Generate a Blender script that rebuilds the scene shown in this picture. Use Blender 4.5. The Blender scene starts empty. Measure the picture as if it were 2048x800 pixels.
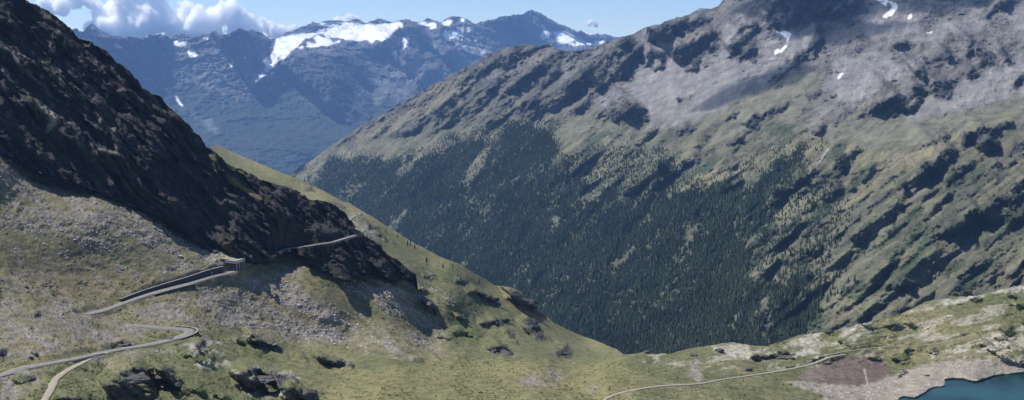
import bpy, math, random
from mathutils import Vector, Matrix
import numpy as np
rng = np.random.default_rng(7)
CLOUDS = True
random.seed(7)
# ------------------------------------------------------------------ camera model
F = 2196.0                      # focal length in photo pixels (photo is 2048 x 800)
P = math.atan(290 / F)          # camera pitch, looking slightly down the valley
cP, sP = math.cos(P), math.sin(P)
LAKE = -185.0
SUN = np.array([-0.545, 0.235, 0.805]); SUN /= np.linalg.norm(SUN)

def rays(px, py):
    a = (np.asarray(px, float) - 1024) / F; b = (400 - np.asarray(py, float)) / F
    dy = cP + b * sP
    return a / dy, (-sP + b * cP) / dy
def world(px, py, Y):
    a, t = rays(px, py); Y = np.asarray(Y, float)
    return np.stack([a * Y, Y + 0 * a, t * Y], -1)
def T(py): return float(rays(1024, py)[1])

# ------------------------------------------------------------------ noise
def _h(x, y, z, s):
    n = (x * 73856093) ^ (y * 19349663) ^ (z * 83492791) ^ (s * 2654435)
    n = (n ^ (n >> 13)) * 1274126177 & 0x7fffffff
    n = (n ^ (n >> 16)) * 668265263 & 0x7fffffff
    return (n ^ (n >> 15) & 0x7fffffff).astype(np.float32) / np.float32(0x3fffffff) - 1.0
def vnoise(p, s=0):
    i = np.floor(p).astype(np.int64); f = (p - i).astype(np.float32)
    u = f * f * f * (f * (f * 6 - 15) + 10)
    r = 0
    for dx in (0, 1):
        wx = u[..., 0] if dx else 1 - u[..., 0]
        for dy in (0, 1):
            wy = wx * (u[..., 1] if dy else 1 - u[..., 1])
            for dz in (0, 1):
                w = wy * (u[..., 2] if dz else 1 - u[..., 2])
                r = r + w * _h(i[..., 0] + dx, i[..., 1] + dy, i[..., 2] + dz, s)
    return r
ROT = np.array([[0.8, 0.6, 0], [-0.48, 0.64, 0.6], [0.36, -0.48, 0.8]])
def fbm(p, scale, octs, gain=0.5, s=0, ridged=False):
    q = p / scale; amp = 1.0; r = 0; tot = 0
    for k in range(octs):
        v = vnoise(q, s + k)
        if ridged: v = 1 - 2 * np.abs(v)
        r = r + amp * v; tot += amp; amp *= gain
        q = (q @ ROT.T) * 2.03 + 17.3
    return r / tot

# ------------------------------------------------------------------ canvases (surface masks laid out over the field of view, 2 px cells)
X0, Y0, CS = -160, -160, 2
CW, CH = (2210 - X0) // CS, (900 - Y0) // CS
GX, GY = np.meshgrid(X0 + CS * np.arange(CW), Y0 + CS * np.arange(CH))
def samp(c, px, py):
    x = np.clip((np.asarray(px, float) - X0) / CS, 0, CW - 1.001); y = np.clip((np.asarray(py, float) - Y0) / CS, 0, CH - 1.001)
    i = x.astype(int); j = y.astype(int); fx = x - i; fy = y - j
    if c.ndim == 3: fx = fx[..., None]; fy = fy[..., None]
    return (c[j, i] * (1 - fx) + c[j, i + 1] * fx) * (1 - fy) + (c[j + 1, i] * (1 - fx) + c[j + 1, i + 1] * fx) * fy
def cnoise(scale, octs=4, s=0, ax=1.0, ang=0.0, gain=.55):
    c, sn = math.cos(ang), math.sin(ang)
    u = (GX * c + GY * sn) / ax; v = -GX * sn + GY * c
    return fbm(np.stack([u, v, 0 * u + s * 3.7], -1), scale, octs, gain, s)
W1 = cnoise(30, 6, 11, gain=.68); W2 = cnoise(30, 6, 12, gain=.68)
def inpoly(px, py, poly):
    r = np.zeros(np.shape(px), bool); n = len(poly)
    for k in range(n):
        x1, y1 = poly[k]; x2, y2 = poly[(k + 1) % n]
        if y1 == y2: continue
        c = ((y1 > py) != (y2 > py)) & (px < (x2 - x1) * (py - y1) / (y2 - y1) + x1)
        r ^= c
    return r
def blur(c, n):
    for _ in range(n):
        c = (c + np.roll(c, 1, 0) + np.roll(c, -1, 0)) / 3; c = (c + np.roll(c, 1, 1) + np.roll(c, -1, 1)) / 3
    return c
def mask(polys, warp=8, soft=1):
    m = np.zeros(GX.shape, bool)
    wx = GX + W1 * warp; wy = GY + W2 * warp
    for p in polys: m |= inpoly(wx, wy, p)
    m = m.astype(np.float32)
    return blur(m, soft) if soft else m
def line(pts, width, warp=3):
    d = np.full(GX.shape, 1e9); wx = GX + W1 * warp; wy = GY + W2 * warp
    for (x1, y1, *_), (x2, y2, *_) in zip(pts, pts[1:]):
        L = max((x2 - x1) ** 2 + (y2 - y1) ** 2, 1e-6)
        t = np.clip(((wx - x1) * (x2 - x1) + (wy - y1) * (y2 - y1)) / L, 0, 1)
        d = np.minimum(d, np.hypot(wx - x1 - t * (x2 - x1), wy - y1 - t * (y2 - y1)))
    return np.clip((width / 2 + 1 - d) / 1.6, 0, 1).astype(np.float32)
def ramp(c, a, b): return np.clip((c - a) / (b - a), 0, 1)
def mix(col, m, c, k=1.0):
    m = (m * k)[..., None]; return col * (1 - m) + np.array(c, float) * m
def flat(c): return np.ones(GX.shape + (3,)) * np.array(c, float)
def relief(m, gain, decay, dx=-1, dy=-1, n=90):
    """raises the ground up-slope of each cliff so that the cliff itself is a steep face turned to the lower right"""
    g = m * gain * CS * 1.3; d = (1 - m) * decay * CS * 1.3
    r = np.zeros(m.shape, np.float32)
    for _ in range(n):
        q = .5 * np.roll(r, (dy, dx), (0, 1)) + .25 * np.roll(r, dy, 0) + .25 * np.roll(r, dx, 1)
        r = np.maximum(q + g * .85 - d, 0); r[:2] = 0; r[-2:] = 0; r[:, :2] = 0; r[:, -2:] = 0
    return r

# ------------------------------------------------------------------ smooth depth fields (thin plate spline of 1/depth)
def tps(pts):
    p = np.array(pts, float); xy = p[:, :2] / 500; n = len(p); w = 1000 / p[:, 2]
    def U(r2): return 0.5 * r2 * np.log(r2 + 1e-12)
    d2 = ((xy[:, None] - xy[None]) ** 2).sum(-1)
    A = np.zeros((n + 3, n + 3)); A[:n, :n] = U(d2) + np.eye(n) * 2e-4
    A[:n, n] = 1; A[:n, n + 1:] = xy; A[n, :n] = 1; A[n + 1:, :n] = xy.T
    c = np.linalg.solve(A, np.r_[w, 0, 0, 0])
    def f(px, py):
        x = np.asarray(px, float) / 500; y = np.asarray(py, float) / 500
        r = c[n] + c[n + 1] * x + c[n + 2] * y
        for k in range(n): r = r + c[k] * U((x - xy[k, 0]) ** 2 + (y - xy[k, 1]) ** 2)
        return r / 1000
    return f
def curve(pts):
    a = np.array(pts, float); return lambda x: np.interp(x, a[:, 0], a[:, 1])

# ------------------------------------------------------------------ mesh helpers
COL = bpy.context.scene.collection
def tag(o, label=None, cat=None, group=None, kind=None):
    if label: o['label'] = label
    if cat: o['category'] = cat
    if group: o['group'] = group
    if kind: o['kind'] = kind
    return o
def mesh_np(name, V, Q, mat, smooth=False, attrs=None, parent=None):
    me = bpy.data.meshes.new(name); V = np.ascontiguousarray(V, np.float32).reshape(-1, 3); Q = np.ascontiguousarray(Q, np.int32)
    k = Q.shape[1]
    me.vertices.add(len(V)); me.vertices.foreach_set('co', V.ravel())
    me.loops.add(Q.size); me.loops.foreach_set('vertex_index', Q.ravel())
    me.polygons.add(len(Q)); me.polygons.foreach_set('loop_start', np.arange(0, Q.size, k, dtype=np.int32))
    me.polygons.foreach_set('use_smooth', np.full(len(Q), smooth, bool))
    me.update(calc_edges=True)
    for nm, (kind, arr) in (attrs or {}).items():
        at = me.attributes.new(nm, kind, 'POINT')
        if kind == 'FLOAT': at.data.foreach_set('value', np.ascontiguousarray(arr, np.float32).ravel())
        else: at.data.foreach_set('vector', np.ascontiguousarray(arr, np.float32).ravel())
    if mat: me.materials.append(mat)
    o = bpy.data.objects.new(name, me); COL.objects.link(o)
    if parent: o.parent = parent
    return o
def grid_faces(nx, ny):
    i = np.arange(ny - 1)[:, None] * nx + np.arange(nx - 1)[None]
    return np.stack([i, i + nx, i + nx + 1, i + 1], -1).reshape(-1, 4)
def empty(name, loc=(0, 0, 0), rz=0):
    o = bpy.data.objects.new(name, None); COL.objects.link(o); o.location = loc; o.rotation_euler.z = rz; return o
def normals(V):
    du = np.gradient(V, axis=1); dv = np.gradient(V, axis=0)
    n = np.cross(du, -dv); n /= np.linalg.norm(n, axis=-1, keepdims=True) + 1e-9
    n[n[..., 2] < 0] *= -1
    return n

class Sheet:
    """a piece of terrain: real ground surface between a skyline and a foot, continued down behind its skyline"""
    def __init__(s, x0, x1, top, bot, step, field, color, rough, delta=None):
        s.nx = int((x1 - x0) / step) + 1; xs = np.linspace(x0, x1, s.nx)
        t = top(xs); b = bot(xs); s.ny = int((b - t).max() / step) + 1
        v = np.linspace(0, 1, s.ny)[:, None]
        s.px = np.repeat(xs[None], s.ny, 0); s.py = t[None] * (1 - v) + b[None] * v
        w = field(s.px, s.py)
        if delta is not None: w = w * (1 + samp(delta, s.px, s.py))
        s.Y = 1 / np.maximum(w, 1e-6); s.V = world(s.px, s.py, s.Y)
        s.col = samp(color, s.px, s.py); s.rough = samp(rough, s.px, s.py)
    def displace(s, terms, ray=False):
        n = normals(s.V)
        for k in range(3): n[..., k] = blur(n[..., k], 3)
        d = 0
        for scale, octs, gain, a0, a1, seed, rg in terms:   # amplitude a0 on smooth ground, a1 on rock
            d = d + (fbm(s.V, scale, octs, gain, seed, rg) - (.35 if rg else 0)) * (a0 + (a1 - a0) * s.rough)
        s.disp = d
        if ray: s.V = s.V * (1 - 1.8 * d / s.Y)[..., None]
        else: s.V = s.V + n * d[..., None]
    def build(s, name, mat, back=900, drop=.6):
        V = s.V; C = s.col; R = s.rough
        rows = []; crow = []
        for f in (1.0, .45, .15, .03):
            r = V[0] + np.array([0, f * back, -f * back * drop]); r[:, 2] += fbm(r, back * .2, 4, .5, 5) * back * .04 * min(f * 3, 1)
            rows.append(r); crow.append(C[0])
        V = np.concatenate([np.array(rows), V]); C = np.concatenate([np.array(crow), C]); R = np.concatenate([np.repeat(R[:1], 4, 0), R])
        o = mesh_np(name, V, grid_faces(s.nx, len(V)), mat, True, {'tint': ('FLOAT_VECTOR', C), 'rock': ('FLOAT', R)})
        s.obj = o; return o
    def at(s, px, py):
        """point of the finished surface that is seen at photo position px, py (before displacement of its neighbours)"""
        i = np.clip(np.searchsorted(s.px[0], px), 1, s.nx - 1)
        j = int(np.clip(np.searchsorted(s.py[:, i], py), 1, s.ny - 1))
        u = (px - s.px[0, i - 1]) / (s.px[0, i] - s.px[0, i - 1]); w = (py - s.py[j - 1, i]) / max(s.py[j, i] - s.py[j - 1, i], 1e-6)
        w = min(max(w, 0), 1)
        return (s.V[j - 1, i - 1] * (1 - u) + s.V[j - 1, i] * u) * (1 - w) + (s.V[j, i - 1] * (1 - u) + s.V[j, i] * u) * w

# ------------------------------------------------------------------ materials
def newmat(name):
    m = bpy.data.materials.new(name); m.use_nodes = True; nt = m.node_tree; nt.nodes.clear()
    out = nt.nodes.new('ShaderNodeOutputMaterial'); b = nt.nodes.new('ShaderNodeBsdfPrincipled')
    nt.links.new(b.outputs[0], out.inputs[0]); b.inputs['Roughness'].default_value = .92
    b.inputs['Specular IOR Level'].default_value = .12
    return m, nt, b
def N(nt, t, **kw):
    n = nt.nodes.new(t)
    for k, v in kw.items():
        if k in n.inputs: n.inputs[k].default_value = v
        else: setattr(n, k, v)
    return n
def terrain_mat(name, fine, coarse, bump, kcol=.5):
    """tint attribute broken up by object-space noise at two real sizes (metres), rougher bump on rock"""
    m, nt, b = newmat(name); L = nt.links.new
    tc = N(nt, 'ShaderNodeTexCoord'); at = N(nt, 'ShaderNodeAttribute', attribute_name='tint'); rk = N(nt, 'ShaderNodeAttribute', attribute_name='rock')
    n1 = N(nt, 'ShaderNodeTexNoise', Scale=1 / fine, Detail=4.0, Roughness=.65); n2 = N(nt, 'ShaderNodeTexNoise', Scale=1 / coarse, Detail=6.0, Roughness=.6)
    for n in (n1, n2): L(tc.outputs['Object'], n.inputs['Vector'])
    a = N(nt, 'ShaderNodeMath', operation='ADD'); L(n1.outputs[0], a.inputs[0]); L(n2.outputs[0], a.inputs[1])
    mr = N(nt, 'ShaderNodeMapRange'); L(a.outputs[0], mr.inputs[0])
    mr.inputs[1].default_value = .68; mr.inputs[2].default_value = 1.32; mr.inputs[3].default_value = 1 - kcol; mr.inputs[4].default_value = 1 + kcol
    sc = N(nt, 'ShaderNodeVectorMath', operation='SCALE'); L(at.outputs['Vector'], sc.inputs[0]); L(mr.outputs[0], sc.inputs['Scale'])
    # slight shift between warm and green
    n3 = N(nt, 'ShaderNodeTexNoise', Scale=1 / (coarse * 2.3), Detail=5.0, Roughness=.7); L(tc.outputs['Object'], n3.inputs['Vector'])
    hs = N(nt, 'ShaderNodeHueSaturation'); L(sc.outputs[0], hs.inputs['Color'])
    m3 = N(nt, 'ShaderNodeMapRange'); L(n3.outputs[0], m3.inputs[0]); m3.inputs[1].default_value = .3; m3.inputs[2].default_value = .7; m3.inputs[3].default_value = .485; m3.inputs[4].default_value = .52
    L(m3.outputs[0], hs.inputs['Hue'])
    hs.inputs['Saturation'].default_value = 1.0
    L(hs.outputs[0], b.inputs['Base Color'])
    bp = N(nt, 'ShaderNodeBump'); bp.inputs['Distance'].default_value = bump
    st = N(nt, 'ShaderNodeMapRange'); L(rk.outputs['Fac'], st.inputs[0]); st.inputs[3].default_value = .35; st.inputs[4].default_value = 1.0
    L(st.outputs[0], bp.inputs['Strength'])
    nb = N(nt, 'ShaderNodeTexNoise', Scale=1 / (fine * 1.6), Detail=6.0, Roughness=.7); L(tc.outputs['Object'], nb.inputs['Vector'])
    L(nb.outputs[0], bp.inputs['Height']); L(bp.outputs[0], b.inputs['Normal'])
    return m
def simple_mat(name, col, var=.25, scale=1.0, bump=.0, rough=.9, spec=.1):
    m, nt, b = newmat(name); L = nt.links.new
    tc = N(nt, 'ShaderNodeTexCoord'); n = N(nt, 'ShaderNodeTexNoise', Scale=1 / scale, Detail=5.0, Roughness=.65); L(tc.outputs['Object'], n.inputs['Vector'])
    mr = N(nt, 'ShaderNodeMapRange'); L(n.outputs[0], mr.inputs[0]); mr.inputs[1].default_value = .3; mr.inputs[2].default_value = .7; mr.inputs[3].default_value = 1 - var; mr.inputs[4].default_value = 1 + var
    sc = N(nt, 'ShaderNodeVectorMath', operation='SCALE'); sc.inputs[0].default_value = col; L(mr.outputs[0], sc.inputs['Scale'])
    L(sc.outputs[0], b.inputs['Base Color']); b.inputs['Roughness'].default_value = rough; b.inputs['Specular IOR Level'].default_value = spec
    if bump:
        bp = N(nt, 'ShaderNodeBump'); bp.inputs['Distance'].default_value = bump; L(n.outputs[0], bp.inputs['Height']); L(bp.outputs[0], b.inputs['Normal'])
    return m
def jitter_mat(name, col, var):
    """colour varies from piece to piece with the 'shade' attribute stored per vertex"""
    m, nt, b = newmat(name); L = nt.links.new
    at = N(nt, 'ShaderNodeAttribute', attribute_name='shade'); sc = N(nt, 'ShaderNodeVectorMath', operation='SCALE'); sc.inputs[0].default_value = col
    mr = N(nt, 'ShaderNodeMapRange'); L(at.outputs['Fac'], mr.inputs[0]); mr.inputs[3].default_value = 1 - var; mr.inputs[4].default_value = 1 + var
    L(mr.outputs[0], sc.inputs['Scale']); L(sc.outputs[0], b.inputs['Base Color'])
    return m

# colours of the ground; the darkest rock tone includes cliff shade
GRASS = (.108, .112, .056); DRY = (.180, .162, .090); LUSH = (.072, .088, .036); SCREE = (.200, .180, .162); ROCK = (.105, .100, .100)
SHADEDROCK = (.060, .058, .062); SHRUB = (.034, .052, .024); SNOW = (.80, .81, .84); TAN = (.30, .25, .16); SOIL = (.14, .11, .085); SILT = (.26, .228, .19)

# ================================================================== LAYER A: far range with glaciers
A_top = curve([(-350,60),(-200,90),(-50,60),(100,75),(140,62),(152,56),(160,64),(166,62),(182,48),(200,57),(225,68),(250,75),(262,74),(276,71),(290,73),(310,68),(330,65),(342,73),(352,68),(380,69),(400,70),(418,68),(430,60),(441,69),(455,64),(480,58),(500,59),(520,65),(535,73),(541,76),(560,72),(585,60),(600,55),(612,53),(626,45),(640,47),(652,42),(670,40),(680,38),(692,42),(710,39),(730,44),(745,42),(758,38),(768,42),(790,44),(805,42),(812,37),(825,42),(842,44),(856,33),(875,42),(880,45),(890,38),(905,32),(925,36),(950,46),(965,44),(975,40),(996,33),(1020,31),(1044,29),(1055,23),(1064,20),(1075,26),(1090,33),(1105,40),(1120,49),(1140,57),(1155,63),(1160,61),(1172,66),(1185,67),(1200,70),(1206,67),(1218,71),(1240,74),(1262,72),(1310,78)])
A_pts = [(-350,60,12400),(-350,400,9800),(1400,80,16800),(1400,400,10800),(100,60,12800),(200,55,13200),(350,68,13500),(500,60,13800),(541,76,14200),(640,45,15400),(760,40,16000),(860,35,16200),(960,42,16400),(1064,20,17200),(1200,68,17000),(1310,78,16800),
 (100,250,11400),(300,150,12600),(350,260,11300),(450,290,10800),(480,180,12300),(560,340,10300),(650,350,10300),(640,230,11800),(560,200,12300),(700,110,14000),(720,180,12900),(780,220,12100),(850,190,13200),(850,110,14600),(830,60,15600),
 (950,130,14900),(1050,110,15900),(1150,120,15900),(1240,110,16200),(620,90,14600),(600,420,9800),(900,300,10800),(1240,300,12000),(100,420,10000)]
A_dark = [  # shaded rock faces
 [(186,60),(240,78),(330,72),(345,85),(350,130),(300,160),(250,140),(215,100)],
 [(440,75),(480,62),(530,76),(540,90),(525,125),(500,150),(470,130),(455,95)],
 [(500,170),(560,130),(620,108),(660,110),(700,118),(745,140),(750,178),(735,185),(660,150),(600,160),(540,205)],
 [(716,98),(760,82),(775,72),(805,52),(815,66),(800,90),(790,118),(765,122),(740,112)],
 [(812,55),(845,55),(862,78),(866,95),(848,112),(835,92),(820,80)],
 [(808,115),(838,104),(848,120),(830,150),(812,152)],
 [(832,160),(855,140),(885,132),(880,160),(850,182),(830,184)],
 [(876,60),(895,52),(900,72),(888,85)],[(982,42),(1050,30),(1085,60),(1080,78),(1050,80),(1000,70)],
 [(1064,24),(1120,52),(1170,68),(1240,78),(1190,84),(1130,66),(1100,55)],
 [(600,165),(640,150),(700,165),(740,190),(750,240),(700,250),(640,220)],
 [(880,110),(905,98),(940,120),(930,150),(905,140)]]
A_snow = [
 [(540,108),(552,88),(548,76),(600,68),(625,66),(652,58),(664,54),(645,50),(628,48),(660,46),(690,43),(712,47),(740,50),(790,46),(806,44),(806,52),(798,56),(780,74),(766,82),(752,80),(744,88),(732,80),(716,84),(690,78),(655,72),(640,66),(610,80),(590,98),(574,112),(558,122),(540,140),(522,160),(508,170),(520,150),(532,134),(524,120),(540,112)],
 [(830,47),(848,44),(874,46),(872,56),(862,58),(850,52)],[(882,44),(896,38),(906,40),(898,52),(886,52)],[(885,66),(905,60),(925,66),(918,76),(895,78)],
 [(1082,66),(1088,58),(1104,66),(1096,76),(1080,80)],[(1104,62),(1128,62),(1162,76),(1184,88),(1150,93),(1116,84)],[(1186,80),(1210,82),(1205,88),(1190,86)],
 [(345,80),(372,80),(370,88),(352,92)],[(375,100),(384,97),(396,108),(390,116),(374,112)],[(406,72),(420,74),(416,82),(408,80)],[(452,120),(468,123),(466,134),(458,136)],
 [(228,86),(244,94),(240,97),(230,92)],[(782,106),(792,100),(796,120),(790,122)],[(806,76),(820,72),(816,90),(806,102),(804,92)],[(864,92),(872,90),(870,100),(862,98)],[(638,56),(655,64),(640,62)],
 [(486,112),(494,112),(492,118),(487,117)],[(437,70),(452,74),(446,76)],[(350,188),(362,206),(370,212),(360,210),(352,200)],[(922,36),(930,38),(928,46),(922,44)]]
A_pale = [ # scree and bare slopes
 [(708,185),(760,150),(800,120),(840,120),(845,150),(890,150),(860,190),(810,205),(760,215),(720,200)],[(560,122),(600,100),(660,84),(700,98),(650,110),(600,120),(560,140)],
 [(884,48),(930,50),(960,80),(985,110),(930,105),(890,90)],[(1085,80),(1130,85),(1180,92),(1140,108),(1100,100)],
 [(660,190),(675,200),(690,215),(715,240),(722,250),(705,238),(680,215)],[(330,100),(420,110),(500,120),(480,180),(420,180),(360,150)],[(350,200),(372,210),(440,260),(430,270),(380,230)],
 [(440,165),(490,140),(510,160),(470,215),(450,230)]]
cA = flat((.058, .062, .056))
n = cnoise(40, 6, 21, 2.0, .5)
cA = mix(cA, ramp(n, -.1, .5), (.060, .068, .046), .7)
cA = mix(cA, ramp(GY - 150 + n * 80, 0, 60), (.030, .038, .028), .88)
cA = mix(cA, ramp(175 - GY + n * 60, 0, 60), (.12, .115, .112), .8)
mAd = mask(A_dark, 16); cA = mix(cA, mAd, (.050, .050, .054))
cA = mix(cA, mask(A_pale, 26, 3) * ramp(cnoise(14, 4, 22, 2, -.8), -.35, .15), (.19, .18, .17), .6)
cA = mix(cA, mask([[(884,60),(935,52),(965,85),(980,108),(935,100),(895,88)]], 8, 3) * ramp(cnoise(7, 3, 5), -.1, .2), (.6, .6, .62), .8)
mAs = mask(A_snow, 1.6, 0); mAs = np.maximum(mAs, mask([[(590,100),(640,68),(700,82),(655,92)]], 4, 0) * ramp(cnoise(9, 3, 6, 2.5, .8), -.12, -.05))
mAs = mAs * (1 - ramp(cnoise(9, 4, 77, 2.2, .5), .5, .55))
cA = mix(cA, ramp(blur(mAs, 1), .35, .6), SNOW)
rA = np.clip(ramp(300 - GY, 0, 200) * (1 - .9 * blur(mAs, 2)), .15, 1)
dA = relief(mAd, .0009, .0007, -1, -1, 60)
A = Sheet(-350, 1400, A_top, lambda x: 0 * x + 440, 1.5, tps(A_pts), cA, rA, dA)
A.displace([(2400, 3, .5, 70, 120, 1, True), (600, 7, .72, 40, 150, 2, True)], True)
A.displace([(300, 5, .68, 14, 55, 3, True)])
A.build('far_mountains', terrain_mat('far mountain ground', 25, 220, 22, .35), back=2500, drop=.5)
tag(A.obj, kind='structure')

# ================================================================== LAYER B: the big valley side
B_top = curve([(380,480),(560,362),(590,345),(640,308),(700,266),(760,230),(800,206),(850,178),(900,150),(930,135),(970,114),(1000,98),(1020,94),(1050,88),(1075,92),(1095,86),(1120,100),(1145,104),(1180,98),(1215,84),(1240,76),(1265,68),(1290,55),(1300,52),(1320,48),(1350,36),(1380,28),(1400,16),(1420,18),(1434,14),(1446,0),(1470,-20),(1560,-60),(1700,-90),(2200,-110)])
B_pts = [(590,345,5200),(590,520,3900),(700,266,5300),(800,206,5200),(900,150,5000),(970,115,4900),(1060,90,4800),(700,420,4200),(800,470,3500),(1000,550,2800),(1050,600,2600),(1240,700,2150),(1400,700,1950),(1500,690,1850),(1640,620,1750),(1850,600,1620),(2048,560,1550),(2190,540,1480),(560,700,3000),(1024,830,2000),(1400,830,1700),(2048,700,1350),
 (900,350,3900),(1000,300,3950),(1000,420,3300),(1200,500,2650),(1200,350,3150),(1200,250,3600),(1250,180,3850),(1240,76,4450),(1440,5,4350),(1330,45,4450),(1400,300,2950),(1400,190,3500),(1400,110,3850),(1400,450,2450),(1400,600,2150),(1600,100,3600),(1600,190,3100),(1600,300,2600),(1600,400,2300),(1600,500,2020),
 (1800,-80,4100),(1800,30,3700),(1800,130,3150),(1800,220,2750),(1800,300,2350),(1800,400,2060),(1800,500,1810),(2048,-80,4000),(2048,50,3400),(2048,150,2850),(2048,230,2450),(2048,300,2150),(2048,400,1890),(2048,480,1700),(2190,0,3400),(2190,300,2050),(1600,-60,4300)]
B_dark = [  # rock cliffs in shade, one partly cloud shadow; shade also goes into their tint
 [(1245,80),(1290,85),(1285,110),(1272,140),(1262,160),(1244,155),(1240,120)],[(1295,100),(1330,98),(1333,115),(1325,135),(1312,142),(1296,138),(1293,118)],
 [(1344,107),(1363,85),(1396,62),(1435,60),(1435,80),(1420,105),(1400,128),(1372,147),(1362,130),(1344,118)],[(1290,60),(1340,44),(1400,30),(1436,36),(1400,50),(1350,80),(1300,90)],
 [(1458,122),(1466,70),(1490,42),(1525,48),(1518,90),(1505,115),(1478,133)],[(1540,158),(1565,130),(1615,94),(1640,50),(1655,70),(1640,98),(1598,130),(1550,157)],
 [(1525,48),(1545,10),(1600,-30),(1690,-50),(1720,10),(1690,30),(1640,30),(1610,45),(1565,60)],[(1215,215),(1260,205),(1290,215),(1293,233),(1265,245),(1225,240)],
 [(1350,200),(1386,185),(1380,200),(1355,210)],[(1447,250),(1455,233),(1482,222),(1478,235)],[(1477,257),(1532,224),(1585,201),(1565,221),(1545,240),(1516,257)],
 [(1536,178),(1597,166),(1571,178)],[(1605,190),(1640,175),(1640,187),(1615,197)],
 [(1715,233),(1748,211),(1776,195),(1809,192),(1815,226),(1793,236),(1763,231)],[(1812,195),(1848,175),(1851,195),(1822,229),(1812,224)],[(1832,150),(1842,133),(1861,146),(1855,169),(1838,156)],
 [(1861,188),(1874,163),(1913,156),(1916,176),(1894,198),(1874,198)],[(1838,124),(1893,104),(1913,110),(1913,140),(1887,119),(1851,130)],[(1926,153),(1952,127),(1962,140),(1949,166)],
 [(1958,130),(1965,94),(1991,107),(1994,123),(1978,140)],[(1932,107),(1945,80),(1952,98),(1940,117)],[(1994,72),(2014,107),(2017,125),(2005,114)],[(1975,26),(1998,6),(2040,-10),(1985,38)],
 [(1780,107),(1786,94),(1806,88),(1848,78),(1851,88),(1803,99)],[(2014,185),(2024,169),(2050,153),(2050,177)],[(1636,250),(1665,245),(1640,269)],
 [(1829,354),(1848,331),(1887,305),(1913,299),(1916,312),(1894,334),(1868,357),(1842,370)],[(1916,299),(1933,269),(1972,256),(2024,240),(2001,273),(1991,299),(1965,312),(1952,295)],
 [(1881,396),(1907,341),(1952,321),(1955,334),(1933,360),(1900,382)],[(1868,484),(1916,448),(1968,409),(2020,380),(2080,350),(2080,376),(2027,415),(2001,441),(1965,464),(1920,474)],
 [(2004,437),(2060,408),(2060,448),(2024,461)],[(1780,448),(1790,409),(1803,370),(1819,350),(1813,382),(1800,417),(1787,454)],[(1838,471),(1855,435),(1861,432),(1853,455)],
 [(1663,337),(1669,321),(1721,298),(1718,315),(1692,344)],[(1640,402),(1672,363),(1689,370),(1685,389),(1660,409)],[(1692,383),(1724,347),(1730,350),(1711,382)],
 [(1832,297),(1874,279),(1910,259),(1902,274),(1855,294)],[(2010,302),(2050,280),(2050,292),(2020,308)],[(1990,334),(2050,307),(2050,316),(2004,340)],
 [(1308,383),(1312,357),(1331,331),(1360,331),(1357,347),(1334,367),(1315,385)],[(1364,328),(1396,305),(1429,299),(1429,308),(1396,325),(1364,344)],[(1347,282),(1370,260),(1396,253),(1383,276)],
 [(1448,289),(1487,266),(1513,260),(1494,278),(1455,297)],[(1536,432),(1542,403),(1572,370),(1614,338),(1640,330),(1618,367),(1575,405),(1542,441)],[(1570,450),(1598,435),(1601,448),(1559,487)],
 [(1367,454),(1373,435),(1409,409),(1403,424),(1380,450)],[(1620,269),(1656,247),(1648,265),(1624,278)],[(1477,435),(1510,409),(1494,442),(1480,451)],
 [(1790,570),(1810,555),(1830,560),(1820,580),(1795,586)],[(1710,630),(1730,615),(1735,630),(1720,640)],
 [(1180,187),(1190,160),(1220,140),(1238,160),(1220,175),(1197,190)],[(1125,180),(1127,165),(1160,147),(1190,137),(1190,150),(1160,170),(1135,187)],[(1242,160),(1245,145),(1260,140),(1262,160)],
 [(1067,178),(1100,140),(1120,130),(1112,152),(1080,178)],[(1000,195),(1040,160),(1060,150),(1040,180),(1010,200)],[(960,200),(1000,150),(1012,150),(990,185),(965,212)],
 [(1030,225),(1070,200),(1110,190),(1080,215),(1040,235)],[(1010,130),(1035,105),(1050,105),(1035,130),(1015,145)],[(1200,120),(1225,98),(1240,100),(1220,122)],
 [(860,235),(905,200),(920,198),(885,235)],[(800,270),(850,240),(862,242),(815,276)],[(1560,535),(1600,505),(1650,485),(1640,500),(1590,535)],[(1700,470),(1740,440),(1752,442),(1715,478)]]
B_scree = [[(1180,190),(1240,170),(1262,168),(1285,140),(1292,100),(1275,70),(1310,90),(1340,95),(1360,120),(1400,135),(1440,90),(1450,50),(1500,20),(1480,60),(1455,90),(1460,125),(1500,125),(1525,95),(1530,65),(1570,60),(1620,60),(1610,100),(1560,130),(1530,160),(1480,190),(1440,220),(1400,245),(1330,260),(1290,250),(1295,215),(1250,200),(1200,205)],
 [(1722,50),(1740,0),(1800,0),(1850,50),(1900,45),(1940,25),(1990,40),(1970,60),(1900,75),(1850,85),(1780,75),(1740,90)],[(1995,45),(2030,10),(2100,-40),(2200,40),(2060,42)],
 [(1850,200),(1916,180),(1930,160),(1965,150),(1998,130),(2048,120),(2090,170),(2010,195),(1960,205),(1880,225),(1840,240),(1800,245),(1822,230)],
 [(1660,130),(1750,100),(1800,120),(1870,110),(1830,130),(1760,180),(1700,215),(1650,180)]]
B_dry = [[(1335,385),(1390,355),(1450,340),(1520,320),(1600,290),(1660,265),(1640,300),(1560,320),(1480,350),(1420,370),(1350,392)],[(780,332),(870,305),(960,262),(900,306),(830,328)],
 [(700,290),(800,220),(900,165),(960,140),(920,190),(860,230),(780,270)],[(1660,640),(1740,560),(1800,500),(1860,430),(1880,400),(1900,400),(1860,460),(1800,530),(1740,590),(1690,640)],
 [(1590,490),(1640,440),(1700,390),(1740,380),(1680,430),(1620,490)],[(1700,290),(1800,310),(1880,280),(1960,240),(2060,215),(2060,235),(1960,262),(1860,310),(1780,360),(1700,420),(1640,470),(1700,380)]]
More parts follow.
